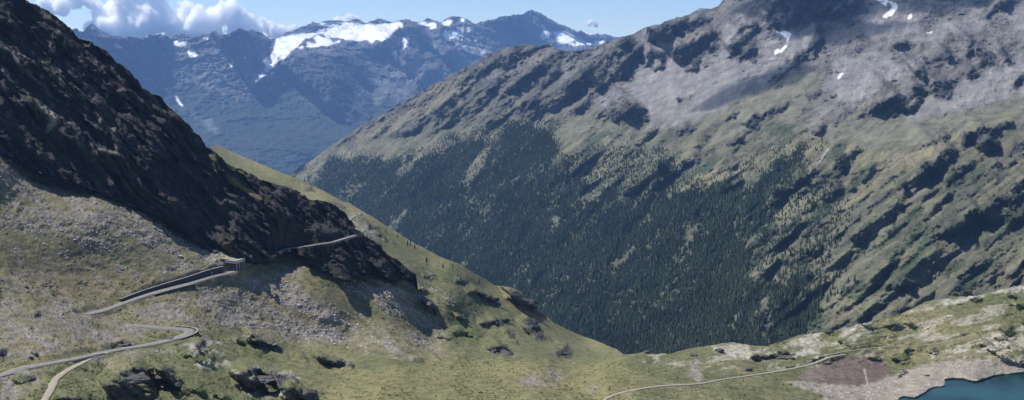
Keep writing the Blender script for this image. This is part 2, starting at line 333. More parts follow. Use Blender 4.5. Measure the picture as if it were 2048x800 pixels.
forest_poly = [(370,480),(590,350),(640,325),(700,306),(760,322),(830,312),(900,292),(960,292),(1010,265),(1060,255),(1105,262),(1125,330),(1165,385),(1230,392),(1290,402),(1330,398),(1400,380),(1500,362),(1545,335),(1600,315),(1640,322),(1580,360),(1540,400),(1530,450),(1515,500),(1505,560),(1530,585),(1590,552),(1630,575),(1640,600),(1625,650),(1570,700),(1500,740),(1240,800),(900,700),(600,800),(370,800)]
clear_polys = [[(1362,484),(1378,462),(1402,440),(1400,466),(1384,486)],[(1340,528),(1375,488),(1382,494),(1352,530)],[(1222,530),(1262,490),(1270,498),(1232,534)],[(1096,470),(1114,430),(1124,436),(1104,470)],
 [(1180,395),(1190,350),(1198,350),(1196,392),(1186,410)],[(1530,690),(1510,620),(1525,590),(1535,640)],[(1376,560),(1392,555),(1388,578)],[(1040,570),(1052,560),(1062,600)]]
mF = mask([forest_poly], 60, 14) * (1 - mask(clear_polys, 26, 2))
thin = ramp(cnoise(34, 5, 31, 3.4, -.8), .02, .3) * ramp(680 - GY - .12 * GX, 0, 160)
mF = mF * (1 - .85 * thin) * (1 - .55 * ramp(cnoise(20, 4, 34, 3.5, -.8), .16, .34))
sparse = mask([[(1120,310),(1200,290),(1330,300),(1400,340),(1330,395),(1240,400),(1160,380)]], 16, 4) * .42
sparse = np.maximum(sparse, mask([[(1540,400),(1600,380),(1660,360),(1700,420),(1680,500),(1620,560),(1540,590),(1515,540)]], 16, 4) * .30)
sparse = np.maximum(sparse, mask([[(820,305),(960,255),(1060,225),(1120,240),(1110,270),(960,300)]], 16, 4) * .35)
sparse = np.maximum(sparse, mask([[(1320,375),(1500,300),(1640,270),(1660,300),(1560,335),(1340,400)]], 10, 3) * .07)
shr = ramp(cnoise(22, 5, 41, 2.6, -.75), .02, .34)
shrub_zone = mask([[(1100,240),(1250,250),(1330,260),(1420,300),(1560,240),(1700,280),(1760,330),(1880,350),(2100,300),(2100,600),(1500,720),(1500,450),(1400,380),(1100,400)]], 25, 6)
cB = flat((.100, .100, .066))
nB = cnoise(60, 6, 51, 3.2, -.65)
cB = mix(cB, ramp(nB, -.05, .45), (.150, .140, .085), .8)
up = ramp(262 + .03 * (GX - 1500) - GY + nB * 130, 0, 120)
cB = mix(cB, up, (.150, .145, .143), .9)
cB = mix(cB, up * ramp(cnoise(16, 5, 55, 3, -.7), .0, .3), (.090, .085, .085), .8)
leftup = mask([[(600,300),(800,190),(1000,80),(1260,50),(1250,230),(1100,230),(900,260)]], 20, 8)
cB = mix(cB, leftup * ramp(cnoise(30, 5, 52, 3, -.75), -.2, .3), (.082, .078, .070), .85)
cB = mix(cB, mask(B_dry, 22, 3), (.19, .165, .10), .55)
cB = mix(cB, shr * shrub_zone, SHRUB, .85)
mBs = mask(B_scree, 34, 3); cB = mix(cB, mBs * (.75 + .25 * ramp(cnoise(14, 4, 54, 4, 1.9), -.2, .2)), (.192, .186, .186), .85)
gl = mask([[(1640,250),(1720,235),(1800,245),(1900,228),(2050,205),(2100,230),(2000,240),(1900,270),(1780,300),(1640,280)],[(1400,245),(1500,190),(1600,150),(1650,130),(1640,180),(1560,240),(1440,280)]], 14, 5)
strk = cnoise(8, 5, 57, 3.2, 2.0)
cB = mix(cB, mBs * ramp(strk, .0, .35), (.125, .12, .118), .5); cB = mix(cB, mBs * ramp(-strk, .1, .4), (.27, .26, .255), .5)
cB = mix(cB, gl, (.130, .130, .092), .7)
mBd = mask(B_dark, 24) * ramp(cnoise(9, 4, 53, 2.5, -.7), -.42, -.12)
cB = mix(cB, mBd * (1 - .6 * shrub_zone * ramp(GY, 250, 330)), SHADEDROCK)
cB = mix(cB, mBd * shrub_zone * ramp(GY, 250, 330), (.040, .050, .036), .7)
fs = cnoise(6, 4, 58, 6.0, -.68); cB = mix(cB, ramp(fs, .08, .35) * (1 - mBs), (.055, .058, .045), .55); cB = mix(cB, ramp(-fs, .12, .4) * (1 - mBs) * (1 - mBd), (.155, .145, .112), .5)
cB = mix(cB, blur(mF, 2), (.040, .045, .028), .9)
B_snow = [[(1548,103),(1556,97),(1562,104),(1574,92),(1572,76),(1558,66),(1552,64),(1578,62),(1582,68),(1572,88),(1566,94),(1556,106),(1550,108)],[(1764,34),(1778,22),(1786,12),(1774,2),(1792,6),(1796,14),(1784,30),(1776,35)],[(1752,0),(1775,0),(1772,12)],[(1815,36),(1822,27),(1824,33),(1818,37)],[(1849,67),(1866,62),(1862,66)],[(1673,158),(1684,146),(1688,146),(1678,157)]]
mBsn = mask(B_snow, 2, 0)
cB = mix(cB, mBsn, SNOW)
streams = [([(1185,385),(1192,365),(1200,350)],3),([(1636,330),(1648,308),(1658,298)],3.2),([(1612,360),(1618,345),(1622,336)],2.2),([(1522,490),(1526,455),(1535,440)],3),([(1840,150),(1836,170)],0)]
for pts, w in streams:
    if w: cB = mix(cB, line(pts, w * .6, 5), (.42, .42, .42), .8)
# strata ribs running down to the lower left
rib = cnoise(15, 5, 61, 5.0, -.62); rib2 = cnoise(42, 4, 62, 3.2, -.8)
ribz = np.clip(1 - mBs * .85 - .35 * gl, .1, 1)
rB = np.clip(.25 + mBd * .9 + leftup * .5 + .3 * up - .25 * mBs - .15 * mF - .2 * gl, .05, 1)
dB = relief(mBd, .0011, .0005, -1, -1, 80)
zone = (.35 + .65 * np.maximum(np.maximum(leftup, shrub_zone * ramp(GY, 230, 330)), mBd)) * (1 - .1 * mF)
rmask = ramp(rib, .05, .22) * ribz * zone
dB = dB + relief(rmask, .0010, .0011, -1, -1, 16)
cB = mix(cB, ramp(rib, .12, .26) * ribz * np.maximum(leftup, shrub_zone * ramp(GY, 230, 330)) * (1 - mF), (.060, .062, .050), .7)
def rdg(sc, seed, ax, ang): return 1 - 2 * np.abs(cnoise(sc, 3, seed, ax, ang)) * 1.6
wv = W1 * 14
dB = dB + (rib2 * .012 + (rdg(34, 63, 7.0, -.70) * .0075 + rdg(15, 64, 4.2, -.66) * .0038 + rdg(7, 65, 3.4, -.7) * .0022) * zone) * ribz
for gl_ in ([(2040,250),(1960,330),(1880,430),(1800,520),(1730,610)],[(1960,262),(1870,350),(1790,430),(1700,530),(1640,590)],[(1730,300),(1660,380),(1590,470),(1540,560)],[(1450,250),(1380,330),(1310,400),(1260,470),(1200,560)],[(1330,250),(1270,330),(1200,410),(1120,500)],[(1215,240),(1150,330),(1090,420),(1010,520)],[(1090,150),(1010,240),(920,320),(830,400)],[(1000,120),(900,220),(790,310),(700,380)]): dB = dB - blur(line(gl_, 9, 12), 3) * .0085 + blur(np.roll(line(gl_, 12, 12), (-9, -7), (0, 1)), 4) * .0060
# a side valley with the stream on the far slope
dB = dB - line([(1520,600),(1512,520),(1530,440),(1580,380),(1640,310),(1700,270)], 26, 10) * .006
dB = blur(dB, 1)
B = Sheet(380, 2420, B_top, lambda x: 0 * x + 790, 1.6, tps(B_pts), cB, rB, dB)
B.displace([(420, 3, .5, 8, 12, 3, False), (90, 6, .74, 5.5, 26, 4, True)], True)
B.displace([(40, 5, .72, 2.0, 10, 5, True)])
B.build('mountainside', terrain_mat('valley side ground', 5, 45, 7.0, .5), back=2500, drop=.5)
tag(B.obj, kind='structure')

# ================================================================== LAYER D: near slope, basin and the rim above the lake
D_top = curve([(-150,240),(0,235),(150,300),(300,330),(400,330),(430,288),(450,297),(500,318),(560,343),(600,360),(640,377),(690,405),(700,407),(740,430),(780,455),(830,487),(880,513),(920,528),(960,553),(990,570),(1020,574),(1040,581),(1060,600),(1080,622),(1110,648),(1150,666),(1200,684),(1235,700),(1248,709),(1272,706),(1290,701),(1306,708),(1340,708),(1370,698),(1420,690),(1462,684),(1500,690),(1530,692),(1560,684),(1600,670),(1650,664),(1700,654),(1750,642),(1800,629),(1850,604),(1900,594),(1950,592),(2000,578),(2048,569),(2190,550),(2420,520)])
def LY(py, dz=0): return (LAKE + dz) / T(py)
shore = [(1795,806),(1800,792),(1830,796),(1850,785),(1862,775),(1892,772),(1887,757),(1925,757),(1950,763),(1985,752),(2048,744),(2190,725),(2420,700)]
def PL(px, py, k=1.0, n=(.39, -.28, .875), c=-361.0):
    a, t = rays(px, py); return (px, py, float(c / (n[0] * a + n[1] + n[2] * t)) * k)
def CR(px, py, k=1.0): return PL(px, py, k, (.17, -.90, .40), CRC)
_p = world(*PL(0, 306)[:2], PL(0, 306)[2]); CRC = float(.17 * _p[0] - .90 * _p[1] + .40 * _p[2])
D_pts = [PL(*q) for q in [(0,310),(0,400),(0,500),(0,590),(100,600),(200,500),(200,400),(300,450),(300,560),(450,505),(475,541),(430,555),(-150,300),(-150,590),(180,625),(100,450),(600,600),(600,690),(475,640),(800,560),(800,640),(900,600,1.03),(720,480,1.02),(560,520,1.012),(700,600),(700,680),(860,690),
  (960,700,.98),(1010,640,1.12),(1100,665,1.22),(1180,690,1.3),(900,530,1.16),(1040,584,1.32),(980,570,1.26),(800,470,1.22),(700,410,1.35),(640,380,1.42),(560,343,1.55),(435,290,1.75),(760,470,1.14),(720,440,1.18),(600,395,1.36),(500,350,1.5),(860,545,1.10),(860,600,1.03),(950,610,1.10),(100,250,1.35),(0,210,1.25),(250,330,1.2),(350,380,1.15),(450,400,1.25),(550,440,1.06),(700,560),(600,560),(650,630)]]
D_pts += [(-150,830,370),(0,751,430),(0,810,395),(200,800,400),(90,790,400),(200,730,470),(385,668,545),(290,652,556),(100,690,475),(400,760,470),(300,820,420),(475,720,535),(600,820,462),(600,750,530),(900,720,610),(900,800,478),(1100,718,640),(1240,712,655),
 (1024,810,485),(1024,745,562),(800,760,515),(800,810,465),(1200,800,512),(1200,740,585),(1300,708,655),(1420,692,660),(1530,692,668),(1600,740,600),(1680,712,640),(1500,800,520),(1500,740,590),(1850,605,745),(2048,570,785),(1700,655,690),(1850,650,705),(2048,650,705),(1700,790,566),(1800,725,644),(2190,560,800),(2420,540,840),(2420,700,650),(-260,830,350)]
D_pts += [(x, y, LY(y, .6)) for x, y in shore] + [(x + 20, y + 30, LY(y + 30, -4)) for x, y in shore[3:]]
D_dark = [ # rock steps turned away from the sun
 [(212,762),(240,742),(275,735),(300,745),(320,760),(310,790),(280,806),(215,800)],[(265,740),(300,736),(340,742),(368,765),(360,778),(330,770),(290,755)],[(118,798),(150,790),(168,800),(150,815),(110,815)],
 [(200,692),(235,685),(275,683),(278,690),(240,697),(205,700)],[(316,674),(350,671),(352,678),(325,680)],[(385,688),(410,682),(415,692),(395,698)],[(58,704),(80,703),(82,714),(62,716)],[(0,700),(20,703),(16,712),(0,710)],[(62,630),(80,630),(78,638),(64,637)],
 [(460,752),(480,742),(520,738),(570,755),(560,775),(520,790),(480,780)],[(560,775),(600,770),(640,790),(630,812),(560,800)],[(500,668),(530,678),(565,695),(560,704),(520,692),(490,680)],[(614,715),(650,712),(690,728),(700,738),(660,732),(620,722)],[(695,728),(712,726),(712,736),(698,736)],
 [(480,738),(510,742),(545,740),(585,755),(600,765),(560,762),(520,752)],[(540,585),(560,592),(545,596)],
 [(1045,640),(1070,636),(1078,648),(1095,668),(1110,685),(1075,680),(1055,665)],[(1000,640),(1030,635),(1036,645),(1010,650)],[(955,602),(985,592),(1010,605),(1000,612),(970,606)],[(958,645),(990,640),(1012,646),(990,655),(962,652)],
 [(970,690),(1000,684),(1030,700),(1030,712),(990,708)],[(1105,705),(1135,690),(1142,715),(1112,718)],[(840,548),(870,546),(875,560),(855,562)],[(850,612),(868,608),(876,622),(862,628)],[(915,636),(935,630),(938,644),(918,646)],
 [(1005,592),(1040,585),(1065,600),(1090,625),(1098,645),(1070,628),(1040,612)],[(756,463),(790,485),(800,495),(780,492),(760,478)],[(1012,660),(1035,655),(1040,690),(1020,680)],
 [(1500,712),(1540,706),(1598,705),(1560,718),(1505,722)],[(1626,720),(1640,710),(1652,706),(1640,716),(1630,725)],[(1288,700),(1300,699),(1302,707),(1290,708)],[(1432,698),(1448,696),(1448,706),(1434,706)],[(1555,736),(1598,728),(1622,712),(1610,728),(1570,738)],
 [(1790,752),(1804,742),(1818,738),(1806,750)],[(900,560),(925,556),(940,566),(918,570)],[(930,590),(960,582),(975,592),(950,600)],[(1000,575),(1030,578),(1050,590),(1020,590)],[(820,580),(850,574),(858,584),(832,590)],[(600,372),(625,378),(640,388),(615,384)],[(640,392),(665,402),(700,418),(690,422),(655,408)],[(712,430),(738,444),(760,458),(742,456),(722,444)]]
D_scree = [ # stone fields
 [(0,310),(110,355),(200,378),(330,440),(450,505),(440,530),(380,540),(300,545),(360,520),(250,470),(150,440),(60,400),(0,390)],[(0,400),(60,410),(160,440),(260,490),(200,500),(100,470),(0,460)],
 [(0,560),(120,590),(200,640),(300,650),(280,680),(180,690),(100,705),(0,720)],[(0,745),(60,735),(90,745),(70,780),(30,805),(0,805)],[(160,720),(300,700),(420,680),(400,700),(300,712),(220,735)],
 [(250,630),(320,605),(420,575),(520,550),(600,570),(640,610),(720,660),(800,700),(840,720),(760,715),(640,680),(560,665),(480,655),(400,650)],[(545,520),(580,530),(600,560),(560,555)],
 [(680,555),(760,560),(860,600),(860,640),(900,665),(860,660),(780,640),(740,600),(690,580)],[(800,540),(860,575),(910,590),(900,620),(850,590),(800,560)],[(700,645),(800,665),(900,670),(880,700),(780,695)],
 [(1035,762),(1060,744),(1110,740),(1135,750),(1110,768),(1060,774)],[(1376,760),(1372,740),(1390,715),(1400,730),(1412,755),(1400,770),(1385,765)],[(1170,765),(1195,770),(1200,785),(1180,780)],
 [(640,440),(700,430),(740,450),(780,490),(740,480),(700,460)]]
D_rockpale = [[(1568,690),(1620,668),(1700,652),(1800,628),(1850,604),(1930,594),(2048,568),(2060,580),(1960,600),(1900,612),(1850,620),(1790,640),(1700,665),(1640,690),(1590,700)],[(1500,700),(1600,690),(1640,705),(1560,725),(1480,720)],
 [(1850,710),(1920,690),(2048,650),(2048,720),(1960,715),(1880,720)],[(1420,690),(1500,690),(1490,712),(1440,715)],[(1240,712),(1320,708),(1320,722),(1230,722)],[(460,740),(560,735),(640,780),(600,810),(500,790)],[(360,690),(440,680),(460,730),(400,740)]]
pond = [[(1588,755),(1620,740),(1660,722),(1700,712),(1740,710),(1765,722),(1785,748),(1760,760),(1728,770),(1690,768),(1640,765)]]
silt = [[(1560,762),(1640,765),(1700,770),(1760,762),(1800,742),(1860,728),(1960,718),(2048,715),(2190,700),(2190,830),(1790,830),(1640,830),(1650,790)]]
cD = flat(GRASS)
nD = cnoise(70, 5, 71, 2.0, .3); nD2 = cnoise(18, 5, 72, 2.4, .35)
cD = mix(cD, ramp(nD, 0, .4), DRY, .6); cD = mix(cD, ramp(nD2, .05, .5), LUSH, .65)
cD = mix(cD, mask([[(640,800),(700,745),(900,720),(1240,720),(1300,760),(1200,830),(650,830)]], 20, 6), (.185, .168, .082), .5)
cD = mix(cD, mask([[(430,285),(700,405),(1040,580),(1240,705),(1100,690),(950,560),(760,450),(600,390)]], 12, 4), (.175, .158, .084), .5)
warm = mask([[(0,470),(200,520),(330,540),(280,620),(100,600),(0,560)],[(330,560),(560,600),(800,700),(500,650)]], 20, 6)
sl = mask([[(0,300),(450,505),(640,560),(900,640),(900,720),(400,660),(0,740)]], 20, 6)
cD = mix(cD, sl, (.150, .130, .088), .55); cD = mix(cD, warm, (.160, .128, .076), .5)
cD = mix(cD, sl * ramp(cnoise(16, 5, 88, 5.0, .50), .02, .3), (.120, .118, .058), .7)
mDs = mask(D_scree, 14, 2)
brk = ramp(cnoise(12, 5, 73, 5.0, .52), -.25, .2)
speck = ramp(cnoise(6, 3, 74, 3.0, .5), -.05, .3)
gen = mask([[(0,300),(450,505),(480,560),(250,660),(0,720)],[(250,640),(520,550),(900,700),(400,680)]], 10, 4)
cD = mix(cD, mDs * brk, SCREE, .85)
cD = mix(cD, gen * speck * (1 - .5 * mDs), (.200, .176, .150), .55)
cD = mix(cD, mask([[(560,575),(640,600),(720,650),(640,650)],[(690,560),(800,575),(820,620),(740,600)],[(620,520),(560,545),(600,560)]], 14, 4), (.225, .185, .170), .5)
mDp = mask(D_rockpale, 10, 1) * ramp(cnoise(12, 4, 75, 3.0, -.25), -.15, .12)
cD = mix(cD, mDp, (.33, .31, .27), .85)
strat = mask([[(1240,712),(1600,700),(1900,600),(2060,570),(2060,720),(1800,720),(1620,740),(1300,740)]], 8, 4) * ramp(cnoise(9, 4, 76, 5.0, -.22), .12, .3)
cD = mix(cD, strat, (.31, .285, .235), .7)
cD = mix(cD, mask(silt, 8, 1), SILT, .9)
cD = mix(cD, mask(silt, 8, 1) * ramp(cnoise(8, 4, 79, 3, -.15), .05, .3), (.20, .18, .155), .7)
mPo = mask(pond, 4, 1); cD = mix(cD, mPo, (.150, .120, .105), .95); cD = mix(cD, mPo * ramp(GX + GY * .5, 1990, 2040) , (.115, .088, .075), .8)
cD = mix(cD, line([(1729,738),(1732,752),(1735,768)], 2.6, 1), (.36, .33, .29), .9)
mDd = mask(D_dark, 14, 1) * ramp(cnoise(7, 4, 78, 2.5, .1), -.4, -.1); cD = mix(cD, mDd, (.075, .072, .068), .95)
rD = np.clip(.22 + .45 * mDs + mDd * .9 + .35 * mDp + .2 * strat - .15 * mPo, 0, 1)
rD = np.clip(rD + .25 * mask([[(460,735),(660,780),(640,830),(100,830),(180,740),(360,690)]], 15, 3), 0, 1)
dD = relief(mDd, .0017, .0010, -1, -1, 26); fore = mask([[(960,640),(1240,712),(2060,570),(2060,730),(1000,730),(640,730),(640,830),(150,830),(0,760),(0,730),(380,690),(500,670),(700,720)]], 20, 4)
fore = np.maximum(fore, .35 * mask([[(430,285),(700,405),(1040,580),(1240,705),(1000,690),(850,560),(740,470)]], 12, 4))
dD = dD + relief(ramp(nD2, .12, .3) * fore, .0009, .0009, -1, -1, 8) + (1 - 2 * np.abs(cnoise(14, 4, 85, 3.0, -.15))) * .004 * fore
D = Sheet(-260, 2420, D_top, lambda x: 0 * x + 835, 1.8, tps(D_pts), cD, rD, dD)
# lake basin: bed below the water, shore above it
lakem = blur(inpoly(GX, GY, shore + [(2420, 900), (1795, 900)]).astype(np.float32), 5)
lm = samp(lakem, D.px, D.py) + .12 * fbm(np.stack([D.px, D.py, 0 * D.px], -1), 9, 3, .6, 92) * ((samp(lakem, D.px, D.py) > .02) & (samp(lakem, D.px, D.py) < .98))
inl = lm > .5; tt = -rays(D.px, D.py)[1]; Yl = -(LAKE + (.5 - lm) * 1.3) / tt
lk = (D.px > 1480) & (D.px < 2600)
D.Y = np.where(lk & inl, np.maximum(D.Y, Yl), np.where(lk, np.minimum(D.Y, Yl), D.Y))
D.V = world(D.px, D.py, D.Y)
keep = np.where(lk, np.clip((D.V[..., 2] - LAKE) / 5, 0, 1), 1.0)
D.displace([(45, 4, .5, .9, 1.6, 6, False), (8, 6, .74, .45, 2.3, 7, True)])
nrm = normals(D.V); D.V -= nrm * (D.disp * (1 - keep))[..., None]
bad = lk & (lm < .46); D.V[..., 2] = np.where(bad, np.maximum(D.V[..., 2], LAKE + .05), D.V[..., 2])

# ================================================================== LAYER E: dark crag above the road
E_top = curve([(-150,-60),(0,-55),(50,-8),(60,-2),(85,14),(110,26),(130,44),(142,56),(152,66),(165,74),(182,80),(192,92),(208,98),(222,110),(232,124),(250,134),(262,146),(275,158),(285,174),(300,182),(318,190),(328,204),(342,218),(360,236),(384,252),(392,262),(405,280),(425,300),(448,318),(470,330),(500,346),(530,362),(560,372),(590,384),(615,398),(640,400),(662,405),(690,424),(704,440),(712,455),(722,462),(735,474),(760,492),(790,515),(812,530),(824,541),(832,549)])
E_foot = curve([(-150,270),(0,306),(60,335),(110,356),(190,380),(250,403),(330,441),(420,490),(470,514),(515,520),(545,522),(560,514),(575,509),(590,512),(615,526),(640,538),(680,552),(700,560),(720,548),(740,545),(765,552),(790,560),(800,553),(812,551),(832,550)])
fD = tps(D_pts)
E_pts = [CR(*q) for q in [(0,306),(0,150,1.015),(0,0,1.035),(-150,0,1.035),(-150,300),(150,200,1.015),(150,62,1.03),(200,380),(300,300,1.015),(265,146,1.035),(342,218,1.035),(430,300,1.045),(330,441),(420,488),(500,346,1.05),(500,510),(400,400,1.018),(500,430,1.022)]]
E_pts += [(575,505,690),(600,400,718),(690,424,728),(700,480,704),(640,538,683),(700,560,679),(760,550,701),(812,535,729),(812,528,735),(740,480,716),(760,500,717),(700,500,698),(600,490,692)]
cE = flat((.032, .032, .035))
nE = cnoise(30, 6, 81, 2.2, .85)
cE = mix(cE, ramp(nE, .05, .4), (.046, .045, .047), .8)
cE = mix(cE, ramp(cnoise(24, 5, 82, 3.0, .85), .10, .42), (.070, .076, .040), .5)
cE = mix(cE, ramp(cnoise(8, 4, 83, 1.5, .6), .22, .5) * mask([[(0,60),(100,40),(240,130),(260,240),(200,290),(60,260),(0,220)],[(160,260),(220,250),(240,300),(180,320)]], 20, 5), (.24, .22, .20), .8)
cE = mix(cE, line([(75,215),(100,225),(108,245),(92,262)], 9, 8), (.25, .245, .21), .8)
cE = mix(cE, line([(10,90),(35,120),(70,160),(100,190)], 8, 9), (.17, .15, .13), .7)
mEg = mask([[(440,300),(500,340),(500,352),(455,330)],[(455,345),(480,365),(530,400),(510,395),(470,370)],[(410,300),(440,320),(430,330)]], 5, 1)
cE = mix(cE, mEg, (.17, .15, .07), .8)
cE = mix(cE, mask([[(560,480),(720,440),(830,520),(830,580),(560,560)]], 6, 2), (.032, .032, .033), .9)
rE = np.ones(GX.shape)
gull = cnoise(46, 5, 84, 3.0, .80)
dE = relief(ramp(gull, .0, .2), .0009, .0014, -1, -1, 12) * .5
dE = dE + cnoise(30, 4, 86, 3.0, .85) * .008 + (1 - 2 * np.abs(cnoise(16, 4, 87, 3.2, .95))) * .004 - .006
def rdE(sc, seed, ax): return 1 - 3.2 * np.abs(cnoise(sc, 3, seed, ax, .82))
dE = dE + rdE(26, 93, 5.5) * .0060 + rdE(12, 94, 4.5) * .0036 + rdE(6, 95, 3.2) * .0018
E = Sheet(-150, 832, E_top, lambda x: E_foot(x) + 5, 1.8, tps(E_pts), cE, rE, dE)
# its foot sinks into the slope
v = np.clip((E.py - E_foot(E.px)) / 5, 0, 1); E.Y = E.Y + v * 9; E.V = world(E.px, E.py, E.Y)
E.displace([(60, 3, .55, 4, 3.5, 8, True), (12, 7, .74, 1.5, 2.8, 9, True)])

exec_after = []
# ================================================================== roads, cut into the slope
def sheet_at(px, py, which): return {'D': D, 'E': E}[which].at(px, py)
def densify(P3, step):
    P3 = np.array(P3); out = [P3[0]]
    # Catmull-Rom
    Q = np.vstack([2 * P3[0] - P3[1], P3, 2 * P3[-1] - P3[-2]])
    for k in range(1, len(Q) - 2):
        n = max(2, int(np.linalg.norm(Q[k + 1] - Q[k]) / step))
        for j in range(1, n + 1):
            t = j / n
            out.append(.5 * ((2 * Q[k]) + (-Q[k - 1] + Q[k + 1]) * t + (2 * Q[k - 1] - 5 * Q[k] + 4 * Q[k + 1] - Q[k + 2]) * t * t + (-Q[k - 1] + 3 * Q[k] - 3 * Q[k + 1] + Q[k + 2]) * t ** 3))
    return np.array(out)
def path3(pts, which='D', zs=None, step=2.0):
    P3 = [sheet_at(x, y, (w[0] if w else which)) for x, y, *w in pts]
    P = densify(P3, step)
    z = P[:, 2].copy()
    k = np.ones(9) / 9
    for _ in range(3):
        zp = np.r_[[z[0]] * 4, z, [z[-1]] * 4]; z = np.convolve(zp, k, 'valid')
    # keep the road where it is seen: slide along the view ray when the height was smoothed
    s = z / P[:, 2]; P = P * s[:, None]
    return P
def side(P):
    t = np.gradient(P, axis=0); t[:, 2] = 0; t /= np.linalg.norm(t, axis=1, keepdims=True) + 1e-9
    return np.stack([-t[:, 1], t[:, 0], 0 * t[:, 0]], -1)
def carve(S, P, half, fall, lift=-.25):
    V = S.V.reshape(-1, 3)
    lo = P.min(0) - fall - half; hi = P.max(0) + fall + half
    idx = np.where((V[:, 0] > lo[0]) & (V[:, 0] < hi[0]) & (V[:, 1] > lo[1]) & (V[:, 1] < hi[1]))[0]
    for c in np.array_split(idx, max(1, len(idx) // 20000)):
        if not len(c): continue
        d = np.hypot(V[c, 0][:, None] - P[None, :, 0], V[c, 1][:, None] - P[None, :, 1])
        j = d.argmin(1); dm = d[np.arange(len(c)), j]
        dn = V[c, 2] < P[j, 2]; w = np.clip(1 - (dm - half) / np.where(dn, .9, fall), 0, 1); w = w * w * (3 - 2 * w)
        V[c, 2] = V[c, 2] * (1 - w) + (P[j, 2] + lift) * w
    S.V = V.reshape(S.V.shape)
def ribbon(name, P, half, mat, cols=5, lift=.0, crown=.06, edge=0.35):
    n = side(P); us = np.linspace(-1, 1, cols)
    wob = fbm(P, 6, 3, .5, 33)
    V = []
    for u in us:
        w = half + (wob * edge if abs(u) == 1 else 0)
        V.append(P + n * (u * w)[:, None] if np.ndim(w) else P + n * (u * w))
        V[-1] = V[-1] + np.array([0, 0, lift + crown * (1 - u * u)])
    V.insert(0, V[0] - np.array([0, 0, .5])); V.append(V[-1] - np.array([0, 0, .5]))
    V = np.array(V).transpose(1, 0, 2)
    return mesh_np(name, V, grid_faces(V.shape[1], V.shape[0]), mat, True)
m_asph = simple_mat('worn pale asphalt', (.18, .176, .172), .3, 1.5)
m_track = simple_mat('dusty track', (.27, .24, .19), .3, 1.3)
m_verge = simple_mat('gravel verge', (.19, .168, .135), .4, .9, .1)
m_conc = simple_mat('weathered concrete', (.36, .345, .32), .2, 2.5, .1)
m_wall = simple_mat('shade-toned stone walling', (.06, .06, .06), .35, .8, .15)  # near-black tone carries the shade on the walls
m_light = simple_mat('pale gallery concrete', (.50, .475, .44), .2, 2.5, .1)
m_darkc = simple_mat('shade-dark concrete', (.085, .083, .08), .25, 2.0)  # darkened so the gallery's back and portal walls look shaded

r1 = path3([(-60,765),(0,751),(45,737),(100,726),(150,717),(200,708),(250,698),(300,688),(340,679),(362,674),(376,668),(381,663),(374,659),(355,657),(330,655),(300,653),(262,651)])
r2 = path3([(172,630),(210,617),(250,604),(300,587),(345,573),(385,563),(430,551),(470,542),(500,528)])
track = path3([(70,835),(90,800),(102,780),(112,758),(135,740),(165,724),(190,713),(215,706)])
foot = path3([(1195,812),(1215,795),(1245,783),(1290,774),(1340,771),(1400,769),(1450,757),(1520,750),(1580,738),(1625,727),(1660,714),(1690,708)])
upath = path3([(1640,712),(1700,700),(1760,694),(1830,692),(1880,684),(1940,670)])
carve(D, r1, 3.6, 4.5); carve(D, r2, 3.6, 4.0); carve(D, track, 1.9, 2.5); carve(D, foot, 1.3, 1.5); carve(D, upath, .8, 1.0)
r3 = path3([(552,505,'E'),(575,496,'E'),(605,493,'E'),(635,487,'E'),(665,482,'E'),(690,477,'E'),(712,470,'E')])
carve(E, r3, 3.5, 3.0, -.4)
#PART2
D.build('hillside', terrain_mat('near ground', .5, 5.0, .4, .6), back=500, drop=.55); tag(D.obj, kind='structure')
E.build('rocky_hillside', terrain_mat('crag rock', .9, 9.0, .9, .5), back=260, drop=.9); tag(E.obj, kind='structure')
for q_ in (r1, r2): tag(ribbon('road_verge', q_, 3.0, m_verge, lift=-.06, edge=1.3), kind='structure')
road = ribbon('road', r1, 2.35, m_asph); tag(road, kind='structure')
road2 = ribbon('road', r2, 2.35, m_asph); tag(road2, kind='structure')
road3 = ribbon('road', r3, 1.6, m_asph); tag(road3, kind='structure')
tag(ribbon('dirt_track', track, 1.5, m_track, lift=.05), kind='structure')
tag(ribbon('footpath', foot, .95, m_track, lift=.05), kind='structure')
tag(ribbon('footpath', upath, .5, m_track, lift=.05), kind='structure')
#PART3
# ================================================================== lake
def lake():
    pts = [(1740,900),(1775,830)] + [(x - 40, y - 14) for x, y in shore] + [(2600,690),(2600,900)]
    pts = [(x, max(y, 705)) for x, y in pts]
    V = [world(x, y, LY(y)) for x, y in pts]
    V = np.array(V); V[:, 2] = LAKE
    me = bpy.data.meshes.new('lake'); me.from_pydata([tuple(v) for v in V], [], [tuple(range(len(V)))]); me.update()
    m, nt, b = newmat('lake water'); L = nt.links.new
    b.inputs['Roughness'].default_value = .18; b.inputs['IOR'].default_value = 1.33; b.inputs['Specular IOR Level'].default_value = .5
    tc = N(nt, 'ShaderNodeTexCoord'); n = N(nt, 'ShaderNodeTexNoise', Scale=1 / 22, Detail=4.0); L(tc.outputs['Object'], n.inputs['Vector'])
    cr = N(nt, 'ShaderNodeValToRGB'); L(n.outputs[0], cr.inputs[0]); cr.color_ramp.elements[0].position = .38; cr.color_ramp.elements[0].color = (.003, .021, .027, 1)
    cr.color_ramp.elements[1].position = .62; cr.color_ramp.elements[1].color = (.012, .052, .048, 1); L(cr.outputs[0], b.inputs['Base Color'])
    w = N(nt, 'ShaderNodeTexNoise', Scale=1.6, Detail=3.0); L(tc.outputs['Object'], w.inputs['Vector'])
    bp = N(nt, 'ShaderNodeBump'); bp.inputs['Distance'].default_value = .05; L(w.outputs[0], bp.inputs['Height']); L(bp.outputs[0], b.inputs['Normal'])
    me.materials.append(m); o = bpy.data.objects.new('lake', me); COL.objects.link(o); tag(o, kind='structure')
lake()
